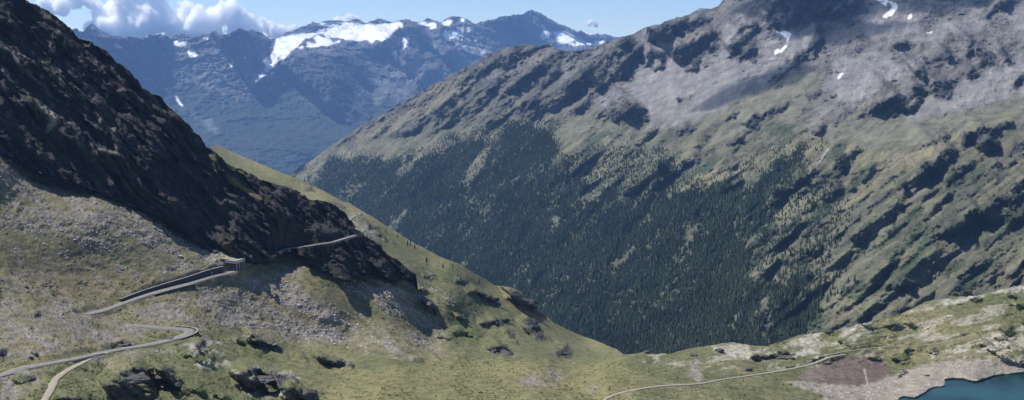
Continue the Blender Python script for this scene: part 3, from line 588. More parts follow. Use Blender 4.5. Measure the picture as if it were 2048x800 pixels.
#PART4
# ================================================================== road works
r4 = path3([(696,440),(703,436),(711,432),(718,429),(716,425),(708,425)])
tag(ribbon('road', r4, 2.2, m_asph), kind='structure')
r5 = path3([(706,473),(714,469),(722,466),(727,461),(722,458)])
tag(ribbon('road', r5 + np.array([0, -1, .3]), 1.6, m_asph), kind='structure')

def seg(P, px0, px1):
    X = 1024 + F * (P[:, 0] / (P[:, 1] * cP - P[:, 2] * sP)); return P[(X >= px0) & (X <= px1)]
def wall_mesh(name, Q, off, z0, z1, thick, mat, cap=None):
    """a wall along a line: solid body, following the road"""
    n = side(Q); z0 = np.broadcast_to(z0, len(Q)); z1 = np.broadcast_to(z1, len(Q)); rows = []
    for o, z in ((off - thick / 2, z0), (off - thick / 2, z1), (off + thick / 2, z1), (off + thick / 2, z0), (off - thick / 2, z0)):
        rows.append(Q + n * o + np.stack([0 * z, 0 * z, z], -1))
    V = np.array(rows).transpose(1, 0, 2); o = mesh_np(name, V, grid_faces(5, len(Q)), mat)
    bm = bmesh.new(); bm.from_mesh(o.data); bmesh.ops.remove_doubles(bm, verts=bm.verts, dist=1e-4); bmesh.ops.holes_fill(bm, edges=bm.edges); bmesh.ops.recalc_face_normals(bm, faces=bm.faces); bm.to_mesh(o.data); bm.free()
    return o
import bmesh
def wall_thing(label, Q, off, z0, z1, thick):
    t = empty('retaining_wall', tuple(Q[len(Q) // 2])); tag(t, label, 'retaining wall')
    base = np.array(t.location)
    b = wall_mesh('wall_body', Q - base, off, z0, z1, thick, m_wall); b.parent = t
    c = wall_mesh('coping', Q - base, off, z1 + .003, z1 + .12, thick + .06, m_conc); c.parent = t  # top strip coloured paler than the body, as if sunlit
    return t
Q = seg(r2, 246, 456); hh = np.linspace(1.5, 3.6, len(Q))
wall_thing('long shaded stone retaining wall on the uphill side of the road leading to the gallery', Q, 3.9, -.6, hh, .6)
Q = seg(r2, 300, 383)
wall_thing('shorter shaded stone wall holding up the downhill edge of the road below the gallery', Q, -4.5, np.full(len(Q), -4.0), np.full(len(Q), .35), .6)
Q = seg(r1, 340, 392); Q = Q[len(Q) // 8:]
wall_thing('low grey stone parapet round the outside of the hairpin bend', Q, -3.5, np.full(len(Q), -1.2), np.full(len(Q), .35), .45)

def box(bm, c, sx, sy, sz, rz=0, taper=0):
    m = bmesh.ops.create_cube(bm, size=1); vs = m['verts']
    for v in vs:
        x, y, z = v.co.x * sx, v.co.y * sy, v.co.z * sz
        v.co = (c[0] + x * math.cos(rz) - y * math.sin(rz), c[1] + x * math.sin(rz) + y * math.cos(rz), c[2] + z)
def bobj(name, bm, mat, parent=None, smooth=False):
    me = bpy.data.meshes.new(name); bmesh.ops.recalc_face_normals(bm, faces=bm.faces); bm.to_mesh(me); bm.free(); me.materials.append(mat)
    if smooth:
        for p in me.polygons: p.use_smooth = True
    o = bpy.data.objects.new(name, me); COL.objects.link(o)
    if parent: o.parent = parent
    return o

# avalanche gallery: local x runs along the road (away, to the right), local y into the hill
ga = sheet_at(475, 547, 'D'); gb = sheet_at(503, 531.5, 'D')
u = gb[:2] - ga[:2]; GL = float(np.linalg.norm(u)); gang = math.atan2(u[1], u[0]); rise = gb[2] - ga[2]
g = empty('snow_gallery', (ga[0], ga[1], ga[2] - .2), gang); tag(g, 'grey concrete avalanche gallery with pillars over the road at the foot of the crag', 'avalanche gallery')
HT, FA, DP = 5.0, 1.9, 7.6
def curv(x): return -.0035 * x * (GL - x) * 1.0       # slight bend of the outer edge
def gz(x): return rise * x / GL
nx_ = 14; xs = np.linspace(-.6, GL + .6, nx_)
def prism(name, prof, mat):
    """profile (y, z) swept along the gallery"""
    V = [[(x, y + curv(x), z + gz(x)) for y, z in prof] for x in xs]; k = len(prof); bm = bmesh.new()
    vs = [[bm.verts.new(p) for p in r] for r in V]
    for a, b in zip(vs, vs[1:]):
        for i in range(k): bm.faces.new((a[i], a[(i + 1) % k], b[(i + 1) % k], b[i]))
    bm.faces.new(vs[0][::-1]); bm.faces.new(vs[-1]); return bobj(name, bm, mat, g)
prism('fascia', [(-.35, HT), (.25, HT), (.25, HT + FA), (-.35, HT + FA)], m_light)
prism('roof_slab', [(.26, HT + .9), (DP, HT + 1.2), (DP, HT + 1.6), (.26, HT + FA - .25)], m_conc)
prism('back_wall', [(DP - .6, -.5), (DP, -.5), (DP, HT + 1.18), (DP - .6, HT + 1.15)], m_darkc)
prism('kerb', [(-.3, -.6), (.3, -.6), (.3, .35), (-.3, .35)], m_conc)
npil = 7
for i in range(npil):
    x = i * GL / (npil - 1); bm = bmesh.new(); box(bm, (x, .05 + curv(x), gz(x) + HT / 2 + .17), .42, .5, HT - .36); bobj('pillar', bm, m_conc, g)
bm = bmesh.new(); box(bm, (-.68, DP / 2, HT + .9), .5, DP + .3, 1.75); bobj('portal_lintel', bm, m_light, g)
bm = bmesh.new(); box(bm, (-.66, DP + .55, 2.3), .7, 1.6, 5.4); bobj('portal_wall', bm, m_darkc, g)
# gravel spread over the roof and running back into the hill
V = []; nyy = 16
for x in np.linspace(-.5, GL + .8, 24):
    for j in range(nyy):
        t = j / (nyy - 1); y = .3 + t * 13; z = gz(x) + HT + FA - .3 + t * .9; V.append((x, y + curv(x), z))
V = np.array(V); V[:, 2] += fbm(V + 50, 3, 4, .55, 91) * .35
mesh_np('gravel_cover', V, grid_faces(nyy, 24), terrain_mat('roof gravel', .5, 4, .25, .35), True, {'tint': ('FLOAT_VECTOR', np.tile([.26, .225, .165], (len(V), 1))), 'rock': ('FLOAT', np.full(len(V), .5))}, g)

def post(px, py, h, label):
    p = sheet_at(px, py, 'D'); t = empty('marker_post', tuple(p)); tag(t, label, 'post')
    bm = bmesh.new(); bmesh.ops.create_cone(bm, cap_ends=True, segments=10, radius1=.11, radius2=.08, depth=h); bmesh.ops.translate(bm, verts=bm.verts, vec=(0, 0, h / 2 - .2)); bobj('shaft', bm, m_conc, t)
    bm = bmesh.new(); bmesh.ops.create_cone(bm, cap_ends=True, segments=10, radius1=.15, radius2=.12, depth=.5); bmesh.ops.translate(bm, verts=bm.verts, vec=(0, 0, h - .12)); bobj('post_cap', bm, simple_mat('white paint', (.7, .7, .68)), t)
post(425, 556, 3.2, 'pale marker post at the roadside a little before the gallery portal')
post(468, 548.5, 2.2, 'short white post standing in the dark portal of the gallery')

# ================================================================== trees
m_crown = jitter_mat('conifer foliage', (.038, .052, .028), .5); m_trunk = simple_mat('conifer bark', (.09, .065, .05), .3, .3)
def conifer(tiers, pts, seed, spread=.24):
    """unit-height conifer crown: drooping ragged tiers round a leader"""
    r = np.random.default_rng(seed); V = []; Fc = []
    for k in range(tiers):
        f = k / tiers; z1 = .10 + .9 * (f + 1.55 / tiers); z0 = .10 + .9 * f; R = spread * (1 - f) ** .85 + .02
        a0 = r.random() * 6; b = len(V); V.append((r.normal() * .01, r.normal() * .01, min(z1, 1.0)))
        for i in range(pts):
            a = a0 + 2 * math.pi * i / pts; q = R * (r.uniform(.75, 1.25) if i % 2 == 0 else r.uniform(.4, .7)) if pts > 6 else R * r.uniform(.7, 1.25)
            V.append((q * math.cos(a), q * math.sin(a), z0 + r.uniform(-.03, .03) - (.02 if i % 2 == 0 else -.03)))
        for i in range(pts): Fc.append((b, b + 1 + i, b + 1 + (i + 1) % pts))
    return np.array(V), np.array(Fc)
def vat(S, px, py):
    """many surface points at once"""
    i = np.clip(np.searchsorted(S.px[0], px) - 1, 0, S.nx - 2); fx = (px - S.px[0, i]) / (S.px[0, 1] - S.px[0, 0])
    t = S.py[0, i] * (1 - fx) + S.py[0, i + 1] * fx; b = S.py[-1, i] * (1 - fx) + S.py[-1, i + 1] * fx
    y = np.clip((py - t) / (b - t), 0, .9999) * (S.ny - 1); j = y.astype(int); fy = (y - j)[:, None]; fx = fx[:, None]
    V = S.V; return (V[j, i] * (1 - fx) + V[j, i + 1] * fx) * (1 - fy) + (V[j + 1, i] * (1 - fx) + V[j + 1, i + 1] * fx) * fy
def scatter_mesh(name, protos, pos, size, mat, lean=.0, flat_=None):
    Vs = []; Fs = []; Sh = []; base = 0; which = rng.integers(0, len(protos), len(pos)); ang = rng.uniform(0, 6.28, len(pos)); sh = np.clip(.45 * rng.uniform(0, 1, len(pos)) + .55 * ramp(fbm(pos, 90, 3, .6, 44), -.35, .45), 0, 1)
    for k, (pv, pf) in enumerate(protos):
        m = which == k; n = m.sum()
        if not n: continue
        c, s_ = np.cos(ang[m]), np.sin(ang[m])
        x = pv[None, :, 0] * c[:, None] - pv[None, :, 1] * s_[:, None]; y = pv[None, :, 0] * s_[:, None] + pv[None, :, 1] * c[:, None]; z = np.repeat(pv[None, :, 2], n, 0)
        v = np.stack([x, y, z], -1) * size[m][:, None, None] + pos[m][:, None]
        Vs.append(v.reshape(-1, 3)); Fs.append((pf[None] + base + (np.arange(n) * len(pv))[:, None, None]).reshape(-1, 3)); Sh.append(np.repeat(sh[m], len(pv))); base += n * len(pv)
    return mesh_np(name, np.concatenate(Vs), np.concatenate(Fs), mat, False, {'shade': ('FLOAT', np.concatenate(Sh))})
dens = np.clip(mF + sparse, 0, 1)
n = 470000; qx = rng.uniform(390, 2100, n); qy = rng.uniform(240, 780, n); pr = samp(dens, qx, qy)
tp = vat(B, qx, qy); keepm = (rng.random(n) < pr * np.clip((tp[:, 1] / 2900) ** 2, .1, 1.8) * .50) & (qy < D_top(qx) + 95) & (samp(mBs, qx, qy) < .3)
tp = tp[keepm]; qx = qx[keepm]; qy = qy[keepm]
print('TREES', len(tp))
th = 10 * rng.uniform(.55, 1.3, len(tp)) * np.where(samp(mF, qx, qy) > .4, 1, .72)
protos = [conifer(3, 6, s_) for s_ in range(5)]
vis = (qy < D_top(qx) - 2) & (samp(mF, qx, qy) > .3)
order = np.argsort(np.where(vis, tp[:, 1] / th, 1e9))
near = order[:262]; rest = np.setdiff1d(np.arange(len(tp)), near)
fo = scatter_mesh('forest', protos, tp[rest] - [0, 0, .5], th[rest], m_crown); tag(fo, kind='stuff')
# low shrubs on the right-hand slope
n = 90000; sx = rng.uniform(1100, 2100, n); sy = rng.uniform(240, 720, n); pr = samp(shr * shrub_zone * (1 - mF), sx, sy)
k = (rng.random(n) < pr * .20) & (sy < D_top(sx) + 10); bp_ = vat(B, sx[k], sy[k])
def blob(seed):
    r = np.random.default_rng(seed); bm = bmesh.new(); bmesh.ops.create_icosphere(bm, subdivisions=1, radius=.5)
    V = np.array([v.co[:] for v in bm.verts]) * r.uniform(.7, 1.3, (len(bm.verts), 1)); V[:, 2] *= .62; Fc = np.array([[v.index for v in f.verts] for f in bm.faces]); bm.free(); return V, Fc
m_shrub = jitter_mat('shrub foliage', (.048, .070, .030), .4)
bo = scatter_mesh('alder_scrub', [blob(i) for i in range(4)], bp_, rng.uniform(2.2, 5.5, len(bp_)), m_shrub); tag(bo, kind='stuff')

def tree_mesh(tiers, pts, seed, spread=.22):
    V, Fc = conifer(tiers, pts, seed, spread); me = bpy.data.meshes.new('crown'); me.from_pydata([tuple(v) for v in V], [], [tuple(map(int, f)) for f in Fc]); me.update()
    at = me.attributes.new('shade', 'FLOAT', 'POINT'); at.data.foreach_set('value', np.full(len(V), np.random.default_rng(seed).uniform(.1, .8), np.float32)); me.materials.append(m_crown); return me
def trunk_mesh():
    bm = bmesh.new(); bmesh.ops.create_cone(bm, cap_ends=True, segments=7, radius1=.022, radius2=.008, depth=.8); bmesh.ops.translate(bm, verts=bm.verts, vec=(0, 0, .36)); me = bpy.data.meshes.new('trunk'); bm.to_mesh(me); bm.free(); me.materials.append(m_trunk); return me
crowns = [tree_mesh(9, 14, 100 + i, .19 + .02 * i) for i in range(5)]; trunk = trunk_mesh(); small = [tree_mesh(6, 8, 200 + i, .22) for i in range(5)]
def tree(p, h, label, group, k=None):
    t = empty('conifer_tree', tuple(p), random.uniform(0, 6)); t.scale = (h, h, h); tag(t, label, 'conifer', group)
    a = bpy.data.objects.new('crown', crowns[random.randrange(5)] if k is None else crowns[k]); COL.objects.link(a); a.parent = t
    b = bpy.data.objects.new('trunk', trunk); COL.objects.link(b); b.parent = t; return t
for i in near:
    o = bpy.data.objects.new('forest_conifer', small[random.randrange(5)]); COL.objects.link(o); o.location = tp[i] - [0, 0, .4]; o.scale = (th[i],) * 3; o.rotation_euler.z = random.uniform(0, 6)
    tag(o, 'dark conifer in the nearest dense forest edge, low in the valley behind the rim', 'conifer', 'conifers of the nearest forest edge')
#TREES
iso = [(1709,563,13,'solitary pointed conifer standing farthest right on the open slope above the rim'),(1696,563,9,'small conifer just left of the solitary pointed one on the open slope'),
 (1692,545,9,'small conifer highest and rightmost of the scattered group on the open slope'),(1681,544,11,'conifer in the uppermost pair of the scattered group, the right one'),(1673,549,12,'conifer in the uppermost pair of the scattered group, the left one'),
 (1679,557,15,'broad dark conifer directly below the uppermost pair of the scattered group'),(1640,554,17,'tall dark conifer at the upper left corner of the scattered group beside the scrub'),
 (1650,565,15,'conifer leaning close to its neighbour in the middle left of the scattered group'),(1640,571,16,'bushy conifer below the tall corner tree of the scattered group'),(1658,572,17,'tall slim conifer in the centre of the scattered group'),
 (1666,568,15,'conifer just right of the tall slim central one'),(1666,580,13,'squat conifer below the centre of the scattered group'),(1649,581,15,'conifer with open grass all round it, left of the squat central one'),
 (1688,580,10,'conifer at the top of the small clump on the right of the scattered group'),(1682,589,13,'rounded dark conifer in the middle of the small right hand clump'),(1695,587,11,'conifer at the right end of the small right hand clump'),(1676,589,10,'conifer at the left end of the small right hand clump'),
 (1661,590,12,'slim conifer above a bare tan patch of slope'),(1670,594,10,'little conifer between the tan patch and the right hand clump'),(1655,605,14,'wide low conifer on its own at the lower right of the scattered group'),
 (1622,589,12,'conifer alone in a grassy gap at the left of the scattered group'),(1634,586,13,'conifer above the dense lower clump'),(1642,598,16,'dark conifer at the right side of the dense lower clump'),(1636,610,18,'tallest dark conifer of the dense lower clump'),
 (1637,624,16,'conifer at the lowest right tip of the dense lower clump'),(1628,613,16,'conifer on the left of the tallest one in the lower clump'),(1618,608,13,'conifer on the left edge of the lower clump near the forest'),
 (1609,619,15,'conifer bridging the lower clump and the forest edge'),(1625,635,15,'conifer at the bottom edge of the forest just above the rim rocks'),(1612,637,14,'conifer beside the bottom edge tree, nearer the forest'),
 (1795,627,10,'single small conifer low on the right slope just above the pale rim rocks'),(1878,548,8,'single dark shrubby conifer high on the right slope below the shaded cliff')]
for x, y, h, lab in iso: tree(B.at(x, y) - [0, 0, .3], h * 1.05, lab, 'scattered conifers on the open slope')
nearT = [(772,465,2.6,'tiny conifer highest up the grassy ridge right of the dark crag'),(795,477,2.8,'tiny conifer second from the top along the grassy ridge'),(815,492,4.0,'left one of three small conifers close together on the grassy ridge'),(821,493,4.4,'middle one of three small conifers close together on the grassy ridge'),(830,497,3.4,'right one of three small conifers close together on the grassy ridge'),
 (852,527,4.0,'slim small conifer alone on the sunny grass below the three'),(886,536,3.4,'small round conifer near the skyline of the grassy ridge, the left one'),(906,536,3.6,'small round conifer near the skyline of the grassy ridge, the right one'),(921,567,4.2,'small conifer midway down the grassy slope above the rock steps'),(958,569,4.2,'small conifer near the right hand skyline above the rock steps'),(871,632,5.0,'dark bushy conifer in the stone field at the foot of the slope')]
for x, y, h, lab in nearT: tree(D.at(x, y) - [0, 0, .15], h * 1.25, lab, 'small conifers on the grassy ridge')

# ================================================================== stones
def stone(seed):
    r = np.random.default_rng(seed); V = np.array([(1,0,0),(0,1,0),(-1,0,0),(0,-1,0),(0,0,1),(0,0,-1),(.6,.6,.5),(-.6,.5,.5)], float)[:6] * r.uniform(.6, 1.3, (6, 1)) + r.normal(0, .15, (6, 3)); V[:, 2] *= .7
    return V * .5, np.array([(0,1,4),(1,2,4),(2,3,4),(3,0,4),(1,0,5),(2,1,5),(3,2,5),(0,3,5)])
stones = [stone(i) for i in range(8)]
m_stone = jitter_mat('scree stone', (.32, .295, .27), .6)
n = 420000; sx = rng.uniform(-60, 2100, n); sy = rng.uniform(300, 815, n)
pr = np.clip(.85 * samp(mDs * brk, sx, sy) + .30 * samp(gen, sx, sy) * samp(speck, sx, sy) + .35 * samp(mask(silt, 8, 1) * (1 - mPo), sx, sy) + .03 * samp(strat, sx, sy) + .0015, 0, 1)
roadm = np.zeros(n, bool)
k = (rng.random(n) < pr * .55) & (sy > D_top(sx) + 2) & ~inpoly(sx, sy, shore + [(2420, 900), (1795, 900)])
Pk = vat(D, sx[k], sy[k])
allr = np.concatenate([r1, r2, track, foot]); hw = np.concatenate([np.full(len(r1), 3.3), np.full(len(r2), 3.3), np.full(len(track), 1.9), np.full(len(foot), 1.3)])
ok = np.ones(len(Pk), bool)
for c in np.array_split(np.arange(len(Pk)), 60):
    d = np.hypot(Pk[c, 0][:, None] - allr[None, :, 0], Pk[c, 1][:, None] - allr[None, :, 1]) - hw[None]; ok[c] = d.min(1) > 0
Pk = Pk[ok]; print('STONES', len(Pk))
sz = np.exp(rng.normal(-.45, .42, len(Pk))); sz = np.clip(sz, .3, 2.6) * np.clip(Pk[:, 1] / 560, .75, 1.3)
st = scatter_mesh('scree', stones, Pk, sz, m_stone); tag(st, kind='stuff')

m_tuft = jitter_mat('grass tussock', (.105, .108, .048), .5)
n = 60000; sx = rng.uniform(-60, 2100, n); sy = rng.uniform(560, 815, n)
k = (rng.random(n) < .6 * (1 - samp(mDs, sx, sy)) * (.25 + .75 * ramp(samp(nD2, sx, sy), -.2, .3)) * (1 - samp(mask(silt, 8, 1), sx, sy)) * (1 - samp(mPo, sx, sy))) & (sy > D_top(sx) + 3) & (samp(lakem, sx, sy) < .05)
Pk = vat(D, sx[k], sy[k]); ok = np.ones(len(Pk), bool)
for c in np.array_split(np.arange(len(Pk)), 60):
    d = np.hypot(Pk[c, 0][:, None] - allr[None, :, 0], Pk[c, 1][:, None] - allr[None, :, 1]) - hw[None]; ok[c] = d.min(1) > 0
Pk = Pk[ok]; tf = scatter_mesh('grass_tussocks', [blob(20 + i) for i in range(4)], Pk, np.exp(rng.normal(-.25, .35, len(Pk))), m_tuft); tag(tf, kind='stuff')

# ================================================================== boulders and rock outcrops, each its own thing
m_rock = simple_mat('weathered dark rock', (.085, .082, .078), .45, 1.5, .25); m_pale = simple_mat('pale lichened rock', (.30, .285, .25), .35, 1.2, .15)
def rock_mesh(seed, sub, rough=.32, blocky=.5):
    bm = bmesh.new(); bmesh.ops.create_icosphere(bm, subdivisions=sub, radius=1); V = np.array([v.co[:] for v in bm.verts])
    # faceted: cut by random planes
    r = np.random.default_rng(seed)
    for _ in range(18):
        d = r.normal(size=3); d /= np.linalg.norm(d); c = r.uniform(.45, .85); q = V @ d; V = V - np.maximum(q - c, 0)[:, None] * d * blocky * 1.8
    V = V + V * fbm(V + seed * 7.1, .9, 6, .68, seed, True)[:, None] * rough
    for v, c in zip(bm.verts, V): v.co = c
    return bm
def boulder(px, py, wpx, hpx, mat, label, cat='boulder', seed=1, S=None, group=None, name='boulder'):
    p = (S or D).at(px, py); k = p[1] / F; bm = rock_mesh(seed, 3 if wpx < 20 else 5, .34 if wpx < 20 else .6)
    o = bobj(name, bm, mat); o.location = p + np.array([0, wpx * k * .15, hpx * k * .15]); f_ = .5 if wpx < 20 else .38
    o.scale = (wpx * k * f_, wpx * k * f_ * .7, hpx * k * f_); o.rotation_euler.z = random.uniform(-.4, .4)
    tag(o, label, cat, group); return o
bl = [(20,669,11,6,m_pale,'large pale boulder among the stones at the left edge above the road'),(95,702,8,5,m_pale,'pale block lying in the stones just above the road, left of the grassy island'),(120,714,5,4,m_pale,'small white boulder at the upper verge of the road'),
 (803,782,5,5,m_rock,'small black boulder alone on the dry meadow'),(1293,706,13,9,m_rock,'dark rounded boulder on the rim crest, leftmost of the rim'),(1388,712,17,11,m_rock,'dark blocky boulder on the rim above the pale slab streak'),
 (1440,703,18,9,m_rock,'broad dark boulder at the top of the rim right of the blocky one'),(1499,745,16,10,m_rock,'dark boulder low on the meadow beside the footpath'),(2041,700,6,5,m_pale,'white boulder on green grass at the far right above the shore'),
 (1632,720,30,7,m_rock,'long dark tilted slab above the dried basin'),(1855,752,14,5,m_rock,'dark flat rock at the tip of the pebbly shore'),(1812,744,14,6,m_rock,'dark rock ledge at the right corner of the dried basin'),
 (1168,764,10,5,m_pale,'pale slab in the meadow below the small stone patch'),(400,688,12,7,m_rock,'dark rock right below the hairpin bend'),(640,716,12,6,m_rock,'dark rock at the near end of the hollow'),(1900,640,10,5,m_pale,'pale rounded rock on the green shoulder under the rim crest'),
 (1190,775,14,6,m_pale,'larger pale slab at the start of the footpath'),(22,545,7,5,m_rock,'dark boulder alone on the stony slope at the left edge'),(71,634,10,6,m_rock,'dark hollow-sided boulder in the stones left of the upper road')]
for i, (x, y, w_, h_, m_, lab) in enumerate(bl): boulder(x, y, w_, h_, m_, lab, seed=i + 3)
oc = [(262,770,96,34,'big dark craggy outcrop in shade at the bottom left below the hairpin'),(330,758,60,22,'dark craggy outcrop joined to the right of the big shaded one'),(520,765,80,26,'wide broken rock outcrop in the middle of the near grass'),(600,792,70,22,'jagged outcrop at the bottom edge right of the broken one'),
 (535,688,60,14,'low dark rock step above the broken outcrop'),(655,724,70,12,'low rock step at the edge of the hollow'),(1066,660,46,30,'tall dark rock knoll split by grass in the centre of the picture'),(1012,643,30,13,'dark rock knob left of the split knoll'),(985,604,44,13,'dark ledge above the split knoll'),
 (1000,700,48,18,'broad dark ledge at the foot of the centre slope'),(1122,711,34,20,'lowest dark knoll at the right end of the centre slope'),(1060,615,50,30,'dark rock band under the rounded green shoulder'),(238,690,74,8,'narrow shaded bank above the road under the grassy island'),(335,678,34,6,'small dark bank inside the hairpin bend'),
 (140,806,50,16,'dark outcrop cut by the bottom edge beside the dirt track'),(856,555,30,10,'dark rock rib on the sunny slope below the crag'),(925,640,22,10,'small dark crag beside the stone field'),(1560,715,70,9,'long low dark ledge above the footpath on the rim')]
for i, (x, y, w_, h_, lab) in enumerate(oc): boulder(x, y, w_, h_ * .8, m_rock, lab, 'rock outcrop', 40 + i, name='rock_outcrop')

# ================================================================== clouds: real vapour, far beyond the mountains and high over the summit
def cloud(name, label, spheres, dens=.008, nscale=420, group=None, kw=1.0, seed=0):
    """spheres: world (x, y, z, r). Density falls off from them and is eaten away by noise."""
    S_ = np.array(spheres, float); c = S_[:, :3].mean(0); lo = (S_[:, :3] - S_[:, 3:]).min(0) - c; hi = (S_[:, :3] + S_[:, 3:]).max(0) - c
    bm = bmesh.new(); box(bm, tuple((lo + hi) / 2), *(hi - lo)); m = bpy.data.materials.new('cloud vapour'); m.use_nodes = True; nt = m.node_tree; nt.nodes.clear(); L = nt.links.new
    out = nt.nodes.new('ShaderNodeOutputMaterial'); v = nt.nodes.new('ShaderNodeVolumePrincipled'); L(v.outputs[0], out.inputs['Volume']); v.inputs['Color'].default_value = (1, 1, 1, 1); v.inputs['Anisotropy'].default_value = .4
    tc = N(nt, 'ShaderNodeTexCoord'); last = None
    for x, y, z, r in S_:
        d = N(nt, 'ShaderNodeVectorMath', operation='DISTANCE'); L(tc.outputs['Object'], d.inputs[0]); d.inputs[1].default_value = (x - c[0], y - c[1], z - c[2])
        k = N(nt, 'ShaderNodeMath', operation='MULTIPLY_ADD'); L(d.outputs['Value'], k.inputs[0]); k.inputs[1].default_value = -1 / r; k.inputs[2].default_value = 1.0
        if last: 
            mx = N(nt, 'ShaderNodeMath', operation='MAXIMUM'); L(last, mx.inputs[0]); L(k.outputs[0], mx.inputs[1]); last = mx.outputs[0]
        else: last = k.outputs[0]
    n = N(nt, 'ShaderNodeTexNoise', Scale=1 / nscale, Detail=5.0, Roughness=.6); add = N(nt, 'ShaderNodeVectorMath', operation='ADD'); L(tc.outputs['Object'], add.inputs[0]); add.inputs[1].default_value = (seed * 999, 0, 0); L(add.outputs[0], n.inputs['Vector'])
    a = N(nt, 'ShaderNodeMath', operation='MULTIPLY_ADD'); L(n.outputs[0], a.inputs[0]); a.inputs[1].default_value = -1.9 * kw; a.inputs[2].default_value = .74 * kw
    b = N(nt, 'ShaderNodeMath', operation='ADD'); L(last, b.inputs[0]); L(a.outputs[0], b.inputs[1])
    mr = N(nt, 'ShaderNodeMapRange'); L(b.outputs[0], mr.inputs[0]); mr.inputs[1].default_value = 0; mr.inputs[2].default_value = .12; mr.inputs[3].default_value = 0; mr.inputs[4].default_value = dens
    L(mr.outputs[0], v.inputs['Density']); o = bobj(name, bm, m); o.location = c
    tag(o, label, 'cloud', group); return o
def sph(px, py, rpx, Y):
    w_ = world(px, py, Y); return (w_[0], w_[1] + random.uniform(-.5, .5) * rpx * Y / F, w_[2], rpx * Y / F)
YC = 33000
if CLOUDS:
    G = 'white clouds behind the far mountains'
    cloud('cumulus_cloud', 'tall white cumulus with a grey heart behind the left far ridge', [sph(*q, YC) for q in [(205,40,34),(235,30,40),(262,10,46),(290,-8,46),(300,40,44),(268,52,40),(225,55,34),(180,52,20),(320,30,30),(240,-15,30)]], dens=.022, group=G, seed=1)
    cloud('cumulus_cloud', 'wide puffy cumulus to the right of the tall one', [sph(*q, YC) for q in [(345,45,30),(370,32,34),(400,45,36),(430,42,36),(465,30,34),(470,55,30),(495,50,24),(350,62,30),(430,64,30),(515,62,14),(465,8,16)]], dens=.022, group=G, seed=2)
    cloud('cumulus_cloud', 'small puffy cloud in the gap left of the glacier', [sph(*q, YC) for q in [(532,52,15),(545,60,22),(565,60,16),(585,58,14),(527,40,9),(560,70,20)]], dens=.022, group=G, seed=3, nscale=260)
    cloud('cumulus_cloud', 'thin torn cloud at the top left corner beside the crag', [sph(*q, YC) for q in [(95,12,26),(125,15,26),(140,-5,30),(185,8,22)]], dens=.022, group=G, seed=4, kw=1.2)
    cloud('cumulus_cloud', 'low white cloud peeping over the glacier crest', [sph(*q, YC) for q in [(675,44,13),(700,38,14),(715,42,12),(690,46,14)]], dens=.022, group=G, seed=5, nscale=240)
    cloud('cumulus_cloud', 'tiny lone cloud in the blue sky right of the pointed peak', [sph(*q, YC) for q in [(1180,47,8),(1190,48,9),(1184,44,7)]], dens=.022, group=G, seed=6, nscale=200)
    def over(px, py, h, r): 
        p = B.at(px, py); k = (h - p[2]) / SUN[2]; q = p + SUN * k; return (q[0], q[1], q[2], r)
    cloud('cumulus_cloud', 'cloud high above the rocky summit, outside the picture, shading the peak', [over(1530,10,2000,170),over(1590,15,2050,190),over(1655,25,2000,190),over(1700,55,1980,150),over(1620,-40,2000,220)], dens=.008, nscale=300, seed=7)
    cloud('cumulus_cloud', 'smaller cloud high above the grey scree bowl, outside the picture, shading its lower rim', [over(1440,190,2000,110),over(1490,175,2000,130),over(1540,155,2020,120),over(1580,135,2000,110),over(1425,205,2000,90)], dens=.008, nscale=220, seed=8)
    cloud('cumulus_cloud', 'cloud high above the right summit, outside the picture, shading the upper right cliffs', [over(1860,5,2000,140),over(1910,0,2050,160),over(1960,-5,2000,150),over(1800,50,1980,60)], dens=.008, nscale=260, seed=9)
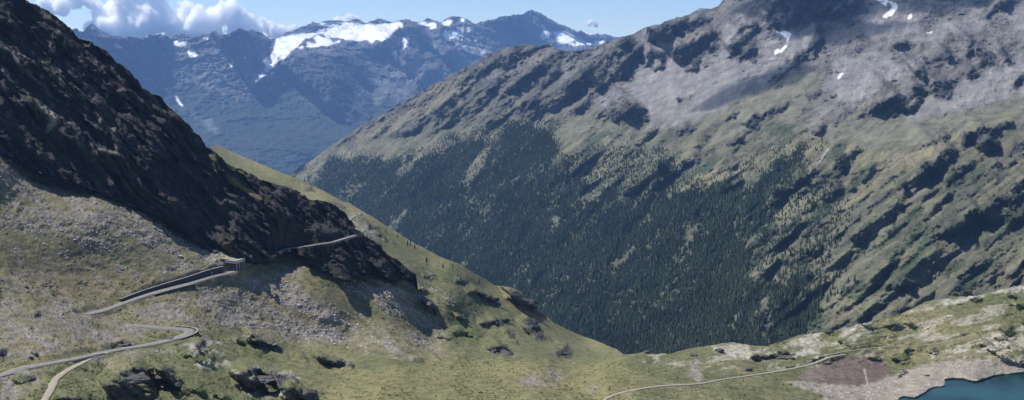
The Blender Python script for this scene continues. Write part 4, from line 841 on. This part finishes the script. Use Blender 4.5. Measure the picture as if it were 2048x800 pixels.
# ================================================================== haze, light, camera
def haze():
    x0, x1, y0, y1, z0, z1 = -9000, 9000, -300, 20500, -6000, 1500
    V = [(x, y, z) for x in (x0, x1) for y in (y0, y1) for z in (z0, z1)]
    me = bpy.data.meshes.new('haze'); me.from_pydata(V, [], [(0,1,3,2),(4,6,7,5),(0,4,5,1),(2,3,7,6),(0,2,6,4),(1,5,7,3)]); me.update()
    m = bpy.data.materials.new('haze'); m.use_nodes = True; nt = m.node_tree; nt.nodes.clear()
    out = nt.nodes.new('ShaderNodeOutputMaterial'); v = nt.nodes.new('ShaderNodeVolumePrincipled')
    v.inputs['Color'].default_value = (.28, .52, 1.0, 1); v.inputs['Density'].default_value = HAZE; v.inputs['Anisotropy'].default_value = .1
    nt.links.new(v.outputs[0], out.inputs['Volume']); me.materials.append(m)
    o = bpy.data.objects.new('haze', me); COL.objects.link(o); tag(o, kind='stuff')
HAZE = 3.2e-5
haze()
sc = bpy.context.scene
w = bpy.data.worlds.new('World'); sc.world = w; w.use_nodes = True; nt = w.node_tree
bg = nt.nodes['Background']; sky = nt.nodes.new('ShaderNodeTexSky'); sky.sky_type = 'NISHITA'; sky.sun_disc = False
elev = math.asin(SUN[2]); sky.sun_elevation = elev; sky.sun_rotation = math.atan2(SUN[0], SUN[1]); sky.altitude = 2600; sky.air_density = 1.0; sky.dust_density = .2; sky.ozone_density = 3.0
nt.links.new(sky.outputs[0], bg.inputs[0]); bg.inputs[1].default_value = .088
sl = bpy.data.lights.new('sun', 'SUN'); sl.energy = 4.6; sl.angle = math.radians(.53); sl.color = (1.0, .955, .89)
so = bpy.data.objects.new('sun', sl); COL.objects.link(so)
so.rotation_euler = Vector(SUN).to_track_quat('Z', 'Y').to_euler()
cam = bpy.data.cameras.new('camera'); cam.sensor_width = 36; cam.lens = 36 * F / 2048; cam.clip_start = 1; cam.clip_end = 90000
co = bpy.data.objects.new('camera', cam); COL.objects.link(co); co.rotation_euler = (math.pi / 2 - P, 0, 0); sc.camera = co
vs = sc.view_settings; vs.view_transform = 'Standard'; vs.look = 'None'; vs.exposure = 0.6; vs.gamma = 1; vs.use_curve_mapping = False
cy = sc.cycles; cy.max_bounces = 72; cy.diffuse_bounces = 2; cy.glossy_bounces = 2; cy.transmission_bounces = 2; cy.transparent_max_bounces = 8; cy.volume_bounces = 70
cy.use_denoising = True; cy.use_adaptive_sampling = True; cy.adaptive_threshold = .02
